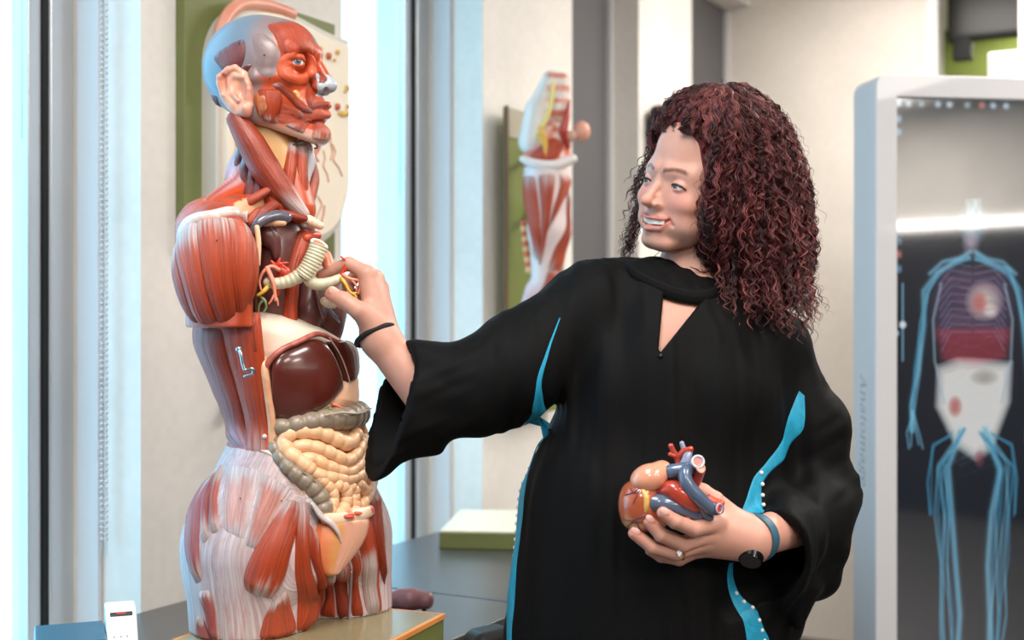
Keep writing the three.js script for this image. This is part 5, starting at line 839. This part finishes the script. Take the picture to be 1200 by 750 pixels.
  blob(mx + 14, 350, 24, 24, '#f0dccb', 1.1); blob(mx + 8, 352, 10, 13, '#c24c42', 0.8); blob(mx + 22, 362, 10, 9, '#f6efe6', 0.9);
  for (const s of [-1, 1]) {
    const m = (l) => l.map(([x, y]) => [mx + s * (x - mx), y]);
    for (let k = 0; k < 6; k++) soft(wob(m([[1152, 300], [1168, 304], [1190, 316], [1204, 340], [1210, 380], [1216, 430], [1220, 470], [1222, 500]]), 4), k ? 2.4 : 9, k % 2 ? bl : cy);
    for (let k = 0; k < 4; k++) soft(wob(m([[1220, 480], [1212 + k * 5, 505], [1210 + k * 6, 520]])), 3, cy);
    for (let k = 0; k < 10; k++) line(m([[1149, 310 + k * 8.5], [1174, 305 + k * 9], [1190 - k * 0.5, 322 + k * 9.6]]), 3, '#8a94ba', 0.5);
    for (let k = 0; k < 11; k++) soft(wob(m([[1160, 505], [1178 + k * 1.6, 545], [1172 + k * 2, 600], [1168 + k * 2.4, 660], [1166 + k * 2, 720], [1168 + k * 1.4, 800], [1166 + k * 2, 1000]]), 6), k < 1 ? 11 : 2.4, k % 3 ? bl : cy);
    for (let k = 0; k < 3; k++) soft(wob(m([[1172, 506], [1194, 520], [1200, 560], [1198, 602]]), 3), 2.6, bl);
    soft(m([[1186, 330], [1196, 372], [1194, 420], [1182, 470]]), 4, '#a9c2d0'); soft(m([[1150, 292], [1164, 300], [1184, 304], [1200, 318]]), 7, cy);
  }
  blob(mx - 22, 474, 9, 13, '#b04a44', 0.9); blob(mx + 14, 440, 18, 10, '#8f8a84', 0.8); blob(mx + 8, 536, 7, 11, '#8a3f4a', 0.9);
  for (let k = 0; k < 420; k++) { const y = 300 + rnd() * 240, w = y < 430 ? 44 : 36; line([[mx + rr(-w, w), y], [mx + rr(-w, w), y + rr(-12, 24)]], 1.2, y > 430 ? '#c9d2d6' : '#d08f94', 0.16); }
  for (let k = 0; k < 22; k++) line([[mx + rr(-10, 10), 230], [mx + rr(-20, 20), 266]], 2, '#bfe0ee', 0.4);
  for (const [x, c] of [[1056, '#bfe0f2'], [1068, '#cfe6f4'], [1084, '#9fb4c4'], [1104, '#b8d4e8'], [1118, '#c8d8e4'], [1140, '#9fb4c4'], [1158, '#d26a62'], [1172, '#b8d4e8'], [1188, '#b8d4e8']]) blob(x, 120, 5, 5, c, 1.4);
  for (const [y, c] of [[138, '#bcd4e4'], [153, '#8fc0de'], [262, '#7fb0d0'], [280, '#4d7ea4'], [296, '#d27a6a'], [313, '#6fa6c8']]) blob(1056, y, 5, 6, c, 1.3);
  line([[1052, 330], [1052, 418]], 4, '#7fc0e0', 0.9); line([[1061, 330], [1061, 420]], 4, '#7fc0e0', 0.9); blob(1061, 378, 5, 5, '#e8f4fa', 2); blob(1052, 388, 5, 5, '#d8ecf6', 2);
  const tx = new THREE.CanvasTexture(cv); tx.colorSpace = THREE.SRGBColorSpace;
  const pl = new THREE.BoxGeometry(sw + 0.002, shh + 0.002, 0.004); mk('screen', put(pl, Wd / 2, (top + bot) / 2, -0.012), new THREE.MeshPhysicalMaterial({ color: new THREE.Color().setRGB(0.3, 0.3, 0.3), metalness: 1, roughness: 0.05, emissive: 0xffffff, emissiveMap: tx, emissiveIntensity: 0.75 }), D, 'dark glossy screen with a blue-white body scan');
  // lettering down the side of the housing
  const c2 = document.createElement('canvas'); c2.width = 512; c2.height = 96; const t2 = c2.getContext('2d'); t2.fillStyle = '#d4d2d4'; t2.fillRect(0, 0, 512, 96); t2.fillStyle = '#8d8f9c'; t2.font = 'italic 84px serif'; t2.textAlign = 'center'; t2.fillText('Anatomage', 256, 70);
  const t3 = new THREE.CanvasTexture(c2); t3.colorSpace = THREE.SRGBColorSpace;
  const le = new THREE.PlaneGeometry(0.30, 0.056); le.rotateZ(-Math.PI / 2); le.rotateY(-Math.PI / 2); mk('side_lettering', put(le, -0.0046, EYE - 0.262, -0.072), new THREE.MeshPhysicalMaterial({ map: t3, roughness: 0.4 }), D, 'grey italic lettering running down the side');
}

// ---------------------------------------------------------------- wall relief behind the head
const OLIVE = mat(rgb(116, 124, 72), 0.55, { map: grain });
{
  const t = thing('wall_relief_board', 'olive board on the pier behind the model head, with a raised skin relief', 'relief board', W(0.32, 1.43, 0.0));
  const s0 = 0.087, s1 = 0.553, y0 = 1.433, y1 = 1.945;
  mk('board', wbox(s0, s1, y0, y1, 0.002, 0.024, 0.002), OLIVE, t);
  const sh = new THREE.Shape(); sh.moveTo(0.05, 0.03); sh.lineTo(0.05, 0.36); sh.bezierCurveTo(0.06, 0.45, 0.13, 0.487, 0.22, 0.49); sh.bezierCurveTo(0.30, 0.49, 0.36, 0.47, 0.46, 0.47); sh.lineTo(0.46, 0.16); sh.bezierCurveTo(0.45, 0.09, 0.42, 0.05, 0.36, 0.03); sh.lineTo(0.05, 0.03);
  const ex = (k, dep, w0) => { const g = new THREE.ExtrudeGeometry(sh, { depth: dep, bevelEnabled: true, bevelSize: 0.004, bevelThickness: 0.004, bevelSegments: 3 }); g.translate(-0.255, -0.25, 0); g.scale(k, k, 1); g.translate(0.255, 0.25, 0); g.rotateY(TH); const c = W(s0, y0, w0); return g.translate(c.x, c.y, c.z); };
  mk('relief_block', ex(1, 0.034, 0.024), mat(rgb(206, 200, 190), 0.5), t, 'grey-white side of the relief block');
  const rim = [[0.05, 0.30], [0.052, 0.37], [0.066, 0.43], [0.108, 0.472], [0.185, 0.49], [0.27, 0.49]].map(([a, b]) => W(s0 + a, y0 + b, 0.06)); mk('skin_rim', tube(rim, 0.013, { seg: 40, color: (a) => mixc(rgb(232, 168, 142), rgb(222, 140, 116), noise(a * 9, 1)) }), smoothMat, t, 'pink skin rim');
  mk('relief_face', ex(0.93, 0.01, 0.062), mat(rgb(238, 226, 206), 0.5), t);
  seed = 31; const onf = (a, b, w = 0.078) => W(s0 + a, y0 + b, w);
  for (let k = 0; k < 16; k++) { const p = onf(rr(0.33, 0.44), rr(0.30, 0.44), 0.078); mk('gland_nodule', new THREE.SphereGeometry(rr(0.003, 0.008), 12, 8).scale(1, 1, 0.6).translate(p.x, p.y, p.z), mat(k % 3 ? rgb(222, 182, 96) : rgb(196, 96, 66), 0.4), t); }
  for (let k = 0; k < 14; k++) { let a = rr(0.07, 0.16), b = rr(0.10, 0.32); const l = []; for (let i = 0; i < 6; i++) { l.push(onf(a, b, 0.077)); a += rr(-0.015, 0.016); b -= rr(0.008, 0.03); b = Math.max(b, 0.05); a = clamp(a, 0.07, 0.4); } mk('skin_vessel', tube(l, rr(0.0014, 0.0026), { seg: 24, sides: 6, color: [rgb(206, 96, 76), rgb(150, 100, 120), rgb(214, 160, 72)][k % 3] }), smoothMat, t); }
  for (let k = 0; k < 8; k++) { const l = []; let a = 0.36 + rr(-0.03, 0.05), b = rr(0.1, 0.28); for (let i = 0; i < 5; i++) { l.push(onf(a, b, 0.077)); a += rr(-0.02, 0.02); b -= 0.016; b = Math.max(b, 0.06); a = Math.min(a, 0.42); } mk('skin_vessel', tube(l, 0.0016, { seg: 20, sides: 6, color: [rgb(222, 170, 140), rgb(214, 120, 96)][k % 2] }), smoothMat, t); }
}
// ---------------------------------------------------------------- leg and pelvis relief on the second pier
{
  const t = thing('leg_relief_board', 'narrow olive board with brown edge on the far pier, behind the leg model', 'relief board', W(1.5, 1.0, 0));
  mk('board', wbox(1.284, 1.62, 1.04, 1.87, 0.034, 0.05, 0.002), mat(rgb(118, 128, 62), 0.55, { map: grain }), t);
  mk('edge_strip', wbox(1.277, 1.284, 1.04, 1.873, 0.042, 0.052), mat(rgb(112, 76, 52), 0.6), t);
  mk('upper_panel', wbox(1.286, 1.61, 1.79, 1.868, 0.05, 0.053), mat(rgb(176, 168, 148), 0.6), t);
  mk('wall_bracket', wbox(1.42, 1.56, 1.2, 1.8, 0.002, 0.03), mat(rgb(112, 76, 52), 0.6), t);
  const D2 = 3.36, L = (x, y, z = 0) => P(x, y, D2 - z);
  const leg = thing('leg_model', 'cut pelvis and thigh muscle model mounted on the narrow olive board', 'anatomy model', L(640, 340));
  const sp = mk('spine', meshSDF(uni(0.01, cap(L(646, 94), L(632, 130), 0.026, 0.034), cap(L(632, 130), L(627, 165), 0.038, 0.044), cap(L(658, 94), L(655, 130), 0.022, 0.03)), ...boxAround([L(646, 88), L(630, 180)], 0.07), 0.006, (p) => { const k = Math.sin((p.y - L(0, 94).y) * 2 * Math.PI / 0.033); return mixc(rgb(226, 214, 206), rgb(214, 132, 110), sstep(0.0, 0.5, k) * sstep(L(636, 0).x, L(646, 0).x, p.x)); }), smoothMat, leg, 'pale cut spine with pink discs');
  mk('spinal_canal', tube([L(648, 98, 0.045), L(646, 120, 0.048), L(640, 140, 0.052), L(630, 158, 0.052)], 0.006, { color: rgb(226, 206, 120) }), smoothMat, leg);
  const pel = uni(0.03, ell(L(642, 165), 0.062, 0.055, 0.05), ell(L(640, 188), 0.065, 0.03, 0.05));
  const pv = mk('pelvis', meshSDF(pel, ...boxAround([L(642, 172)], 0.12), 0.006, (p) => mixc(rgb(222, 200, 190), rgb(206, 92, 60), sstep(0.35, 0.6, fbm(p.x * 30, p.y * 30, p.z * 30)))), smoothMat, leg);
  for (let k = 0; k < 9; k++) { seed = 500 + k; const x = 626 + rnd() * 14, y = 146 + rnd() * 18; mk('nerve_root', tube([L(x, y, 0.055), L(x + 6, y + 8, 0.058), L(x + 8, y + 20, 0.056)], 0.004, { seg: 16, sides: 8, color: rgb(224, 176, 72) }), smoothMat, leg); }
  mk('pelvic_muscle', patch(pel, [[616, 190], [630, 172], [650, 160]].map(([x, y]) => hit(pel, x, y, 2.8, 3.8)), [[640, 196], [656, 184], [662, 168]].map(([x, y]) => hit(pel, x, y, 2.8, 3.8)), { color: fib(RED), bulge: 0.008 }), fiberMat, leg);
  mk('pelvic_muscle', tube([L(667, 118, 0.03), L(664, 136, 0.04), L(660, 158, 0.04), L(666, 172, 0.03)], [0.003, 0.009, 0.012, 0.006], { color: (a, u) => mulc(rgb(176, 50, 36), 0.85 + 0.3 * noise(u * 9, a)) }), smoothMat, leg);
  mk('hip_band', tube([L(612, 186, 0.04), L(628, 192, 0.05), L(650, 194, 0.05), L(672, 186, 0.04)], [0.009, 0.014, 0.015, 0.012], { color: rgb(228, 220, 216) }), smoothMat, leg);
  mk('joint_stalk', tube([L(664, 160, 0.02), L(674, 158, 0.03)], 0.014, { color: rgb(232, 196, 176) }), smoothMat, leg);
  mk('joint_ball', new THREE.SphereGeometry(0.024, 24, 16).scale(0.9, 1.1, 0.9).translate(...L(682, 154, 0.03).toArray()), mat(rgb(226, 160, 136), 0.4), leg);
  const th = uni(0.02, cap(L(641, 205), L(644, 270), 0.062, 0.056), cap(L(644, 270), L(638, 345), 0.054, 0.034), cap(L(624, 340), L(616, 362), 0.02, 0.016)), hit2 = (x, y) => hit(th, x, y, 2.8, 3.9);
  mk('thigh', meshSDF(th, ...boxAround([L(641, 200), L(620, 366)], 0.08), 0.006, (p) => mixc(rgb(226, 208, 206), rgb(206, 140, 150), 0.5 * sstep(L(0, 320).y, L(0, 350).y, p.y))), smoothMat, leg);
  for (const [a, b, c] of [[[[612, 205], [615, 240], [622, 275], [624, 300]], [[628, 204], [632, 240], [634, 275], [632, 310]], RED], [[[629, 204], [633, 240], [634, 275], [630, 312]], [[652, 202], [648, 235], [642, 270], [634, 312]], RED], [[[654, 202], [656, 215], [648, 245], [640, 275]], [[668, 205], [668, 215], [660, 235], [648, 262]], RED], [[[664, 222], [664, 260], [650, 290], [640, 318]], [[668, 220], [667, 260], [664, 290], [656, 330]], mixc(RED, PINK, 0.15)], [[[640, 318], [638, 330], [630, 345]], [[658, 312], [652, 330], [638, 348]], mixc(RED, PINK, 0.3)]]) mk('thigh_muscle', patch(th, a.map((q) => hit2(...q)), b.map((q) => hit2(...q)), { color: fib(c, 0.08, 0.9), bulge: 0.008, nu: 16, nv: 24 }), fiberMat, leg);
  for (let k = 0; k < 10; k++) mk('fat_lobule', new THREE.SphereGeometry(0.009, 10, 8).translate(...L(613 + k * 0.7, 262 + k * 6, 0.0).toArray()), mat(k % 2 ? rgb(232, 190, 130) : rgb(206, 100, 70), 0.5), leg);
  // two brackets carry the model off the board, hidden behind it
  for (const py of [172, 240]) { const e = L(644, py, -0.03); mk('bracket_arm', tube([W(1.40, e.y, 0.051), W(1.385, e.y, 0.09), e], 0.007, { seg: 16, round: false }), mat(rgb(150, 152, 156), 0.3, { metalness: 0.9 }), leg); }
}
// ---------------------------------------------------------------- olive base on the far worktable
{
  const d = 0.53 * FP / (643 - 375), a = P(517, 643, d).setY(SILL), g0 = V(0.995, 0, 0.1).normalize(), rot = Math.atan2(-0.1, 0.995), c = a.clone().addScaledVector(g0, 0.16).add(V(0.012, 0, -0.17));
  const b = (w, h, dd, y) => new RoundedBoxGeometry(w, h, dd, 2, 0.002).rotateY(rot).translate(c.x, y, c.z);
  const t = thing('olive_base', 'low olive green base with a cream top on the far worktable', 'display base', V(c.x, SILL, c.z));
  mk('body', b(0.32, 0.037, 0.34, SILL + 0.0185), OLIVE, t); mk('top_sheet', b(0.316, 0.005, 0.336, SILL + 0.0395), mat(rgb(236, 228, 206), 0.4), t);
}
// ---------------------------------------------------------------- small things
{ // removed muscle piece lying behind the plinth
  const z = (x, y) => P(x, y, 2.34), f = uni(0.012, cap(z(452, 704), z(480, 703), 0.016, 0.017), cap(z(480, 703), z(500, 706), 0.017, 0.013), cap(z(470, 696), z(502, 699), 0.008, 0.006));
  const g = meshSDF(f, ...boxAround([z(452, 704), z(502, 702)], 0.035), 0.0028, (p) => mixc(rgb(122, 74, 78), rgb(150, 96, 98), fbm(p.x * 60, p.y * 60, p.z * 60))); g.computeBoundingBox(); g.translate(0, SILL + 0.0005 - g.boundingBox.min.y, 0);
  const t = thing('muscle_piece', 'mauve brown loose organ piece lying behind the plinth', 'model piece', V(z(476, 0).x, SILL, z(0, 0).z)); mk('piece', g, smoothMat, t);
  const p = z(497, 716).setY(SILL + 0.003); mk('piece_stud', new THREE.CylinderGeometry(0.004, 0.004, 0.006, 12).translate(p.x, p.y, p.z), mat(rgb(60, 60, 64), 0.4), t);
}
{ // white perforated device at the lower left
  const o = P(143, 760, 1.81).setY(SILL), dir = new THREE.Quaternion().setFromAxisAngle(V(0, 1, 0), 0.36), q = (x, y, z) => V(x, y, z).applyQuaternion(dir).add(o);
  const t = thing('white_device', 'white upright device with a dark slot and a perforated sloping front, lower left', 'device', o.clone());
  const pr = new THREE.Shape(); [[-0.05, 0], [0.075, 0], [0.075, 0.015], [0.0, 0.088], [-0.012, 0.102], [-0.024, 0.113], [-0.05, 0.116], [-0.05, 0]].forEach(([a, b2], i) => i ? pr.lineTo(a, b2) : pr.moveTo(a, b2));
  const body = new THREE.ExtrudeGeometry(pr, { depth: 0.036, bevelEnabled: true, bevelSize: 0.003, bevelThickness: 0.003, bevelSegments: 3 }); body.translate(0, 0, -0.018).rotateY(-Math.PI / 2).applyQuaternion(dir).translate(o.x, o.y + 0.003, o.z);
  mk('casing', body, mat(rgb(236, 236, 238), 0.4, { clearcoat: 0.3 }), t);
  const tilt = (p0, p1) => dir.clone().multiply(new THREE.Quaternion().setFromAxisAngle(V(1, 0, 0), Math.atan2(p0[1] - p1[1], p1[0] - p0[0])));
  const sq = tilt([-0.024, 0.113], [-0.012, 0.102]), sl = q(0, 0.1115, -0.0155);
  mk('slot', new RoundedBoxGeometry(0.031, 0.004, 0.007, 1, 0.0012).applyQuaternion(sq).translate(sl.x, sl.y, sl.z), mat(rgb(24, 26, 34), 0.4), t);
  const sl2 = q(0, 0.113, -0.0155); mk('slot_card', new RoundedBoxGeometry(0.013, 0.0035, 0.004, 1, 0.001).applyQuaternion(sq).translate(sl2.x, sl2.y, sl2.z), mat(rgb(170, 60, 56), 0.4), t, 'red card in the slot');
  const hq = tilt([0, 0.088], [0.075, 0.015]), hg = new THREE.CylinderGeometry(0.0014, 0.0014, 0.0012, 10), hm2 = mat(rgb(150, 172, 190), 0.6);
  for (let i = 0; i < 9; i++) for (let j = 0; j < 3; j++) { const k = 0.008 + i * 0.0065, p = q(-0.011 + j * 0.0088 + (i % 2) * 0.0044, 0.0942 - 0.073 * k / 0.075, k + 0.0025); mk('grille_hole', hg.clone().applyQuaternion(hq).translate(p.x, p.y, p.z), hm2, t); }
}
{ // dark teal box lying beside it
  const c = P(82, 752, 1.80); const t = thing('teal_case', 'dark teal flat-topped case at the lower left beside the white device', 'case', V(c.x, SILL, c.z));
  mk('shell', new RoundedBoxGeometry(0.095, 0.088, 0.12, 3, 0.004).rotateY(0.36).translate(c.x, SILL + 0.044, c.z), mat(rgb(30, 84, 108), 0.35), t); mk('lid', new RoundedBoxGeometry(0.093, 0.004, 0.118, 2, 0.0015).rotateY(0.36).translate(c.x, SILL + 0.09, c.z), mat(rgb(34, 92, 116), 0.3), t);
}
{ // small dark switch on the pier, behind the model's waist
  const s = 0.235, t = thing('round_thermostat', 'small dark round thermostat on the pier behind the waist of the torso model', 'thermostat', W(s, 1.13, 0));
  mk('plate', new THREE.CylinderGeometry(0.022, 0.024, 0.008, 28).rotateX(Math.PI / 2).rotateY(TH).translate(...W(s, 1.13, 0.005).toArray()), mat(rgb(60, 70, 82), 0.5), t); mk('knob', new THREE.CylinderGeometry(0.013, 0.016, 0.03, 24).rotateX(Math.PI / 2).rotateY(TH).translate(...W(s, 1.13, 0.022).toArray()), mat(rgb(40, 46, 56), 0.4), t);
}
{ // black wall speaker on the third pier, behind her hair
  const s = 2.37, y = EYE + (375 - 152) / FP * 4.4, t = thing('wall_speaker', 'black rounded wall speaker on the third pier behind her forehead', 'speaker', W(s, y - 0.1, 0));
  mk('cabinet', wbox(s - 0.045, s + 0.045, y - 0.08, y + 0.08, 0.012, 0.075, 0.025), mat(rgb(30, 28, 30), 0.5), t); mk('grille', wbox(s - 0.035, s + 0.035, y - 0.065, y + 0.065, 0.07, 0.079, 0.003), mat(rgb(22, 22, 24), 0.8), t); mk('mount', wbox(s - 0.02, s + 0.02, y - 0.03, y + 0.03, 0.001, 0.02), mat(rgb(40, 40, 42), 0.5), t);
}
{ // black stool whose padded corner shows beside her
  const c = P(574, 757, 2.12); const t = thing('black_stool', 'black padded stool seat between the worktable and the woman', 'stool', V(c.x - 0.01, 0, c.z));
  const top = P(585, 738, 2.12).y; mk('seat', new RoundedBoxGeometry(0.075, 0.05, 0.075, 4, 0.02).rotateY(0.4).rotateZ(0.12).translate(c.x, top - 0.022, c.z), mat(rgb(18, 19, 22), 0.5), t);
  mk('post', new THREE.CylinderGeometry(0.02, 0.02, top - 0.06, 16).translate(c.x, (top - 0.06) / 2 + 0.02, c.z), mat(rgb(140, 142, 146), 0.3, { metalness: 0.9 }), t); mk('base', new THREE.CylinderGeometry(0.09, 0.1, 0.025, 28).translate(c.x, 0.0125, c.z), mat(rgb(30, 30, 33), 0.5), t);
}
{ // black monitor and white cabinet beyond the corner
  const t = thing('ceiling_monitor', 'black monitor hung from the ceiling beyond the white corner trim', 'monitor', W(S1 + 0.3, TALL, 0.95)), m = mat(rgb(12, 14, 17), 0.5);
  mk('monitor_body', wbox(S1 + 0.28, S1 + 0.34, 2.44, 2.72, 0.74, 1.3, 0.008), m, t); mk('monitor_glass', wbox(S1 + 0.274, S1 + 0.282, 2.46, 2.7, 0.76, 1.28), mat(rgb(10, 12, 14), 0.3), t);
  mk('hanger', wbox(S1 + 0.3, S1 + 0.32, 2.7, 2.748, 0.98, 1.06), m, t); mk('lower_mount', wbox(S1 + 0.28, S1 + 0.33, 2.36, 2.45, 0.76, 0.835, 0.006), m, t);
}
{
  const t = thing('white_cabinet', 'white cabinet whose top corner shows above the display, top right', 'cabinet', W(2.72, 0, 1.35)), m = mat(rgb(232, 230, 228), 0.5);
  mk('body', wbox(2.62, 2.85, 0.03, 2.157, 1.066, 1.6, 0.006), m, t); mk('plinth', wbox(2.64, 2.83, 0, 0.03, 1.09, 1.58), mat(rgb(90, 90, 92), 0.6), t); mk('door', wbox(2.612, 2.622, 0.06, 2.14, 1.08, 1.59, 0.003), m, t);
}
struct('trim_3', wbox(2.92, 3.12, 0, TALL, 1.12, 1.6, 0.006), mat(rgb(236, 235, 234), 0.5));

renderer.render(scene, camera);
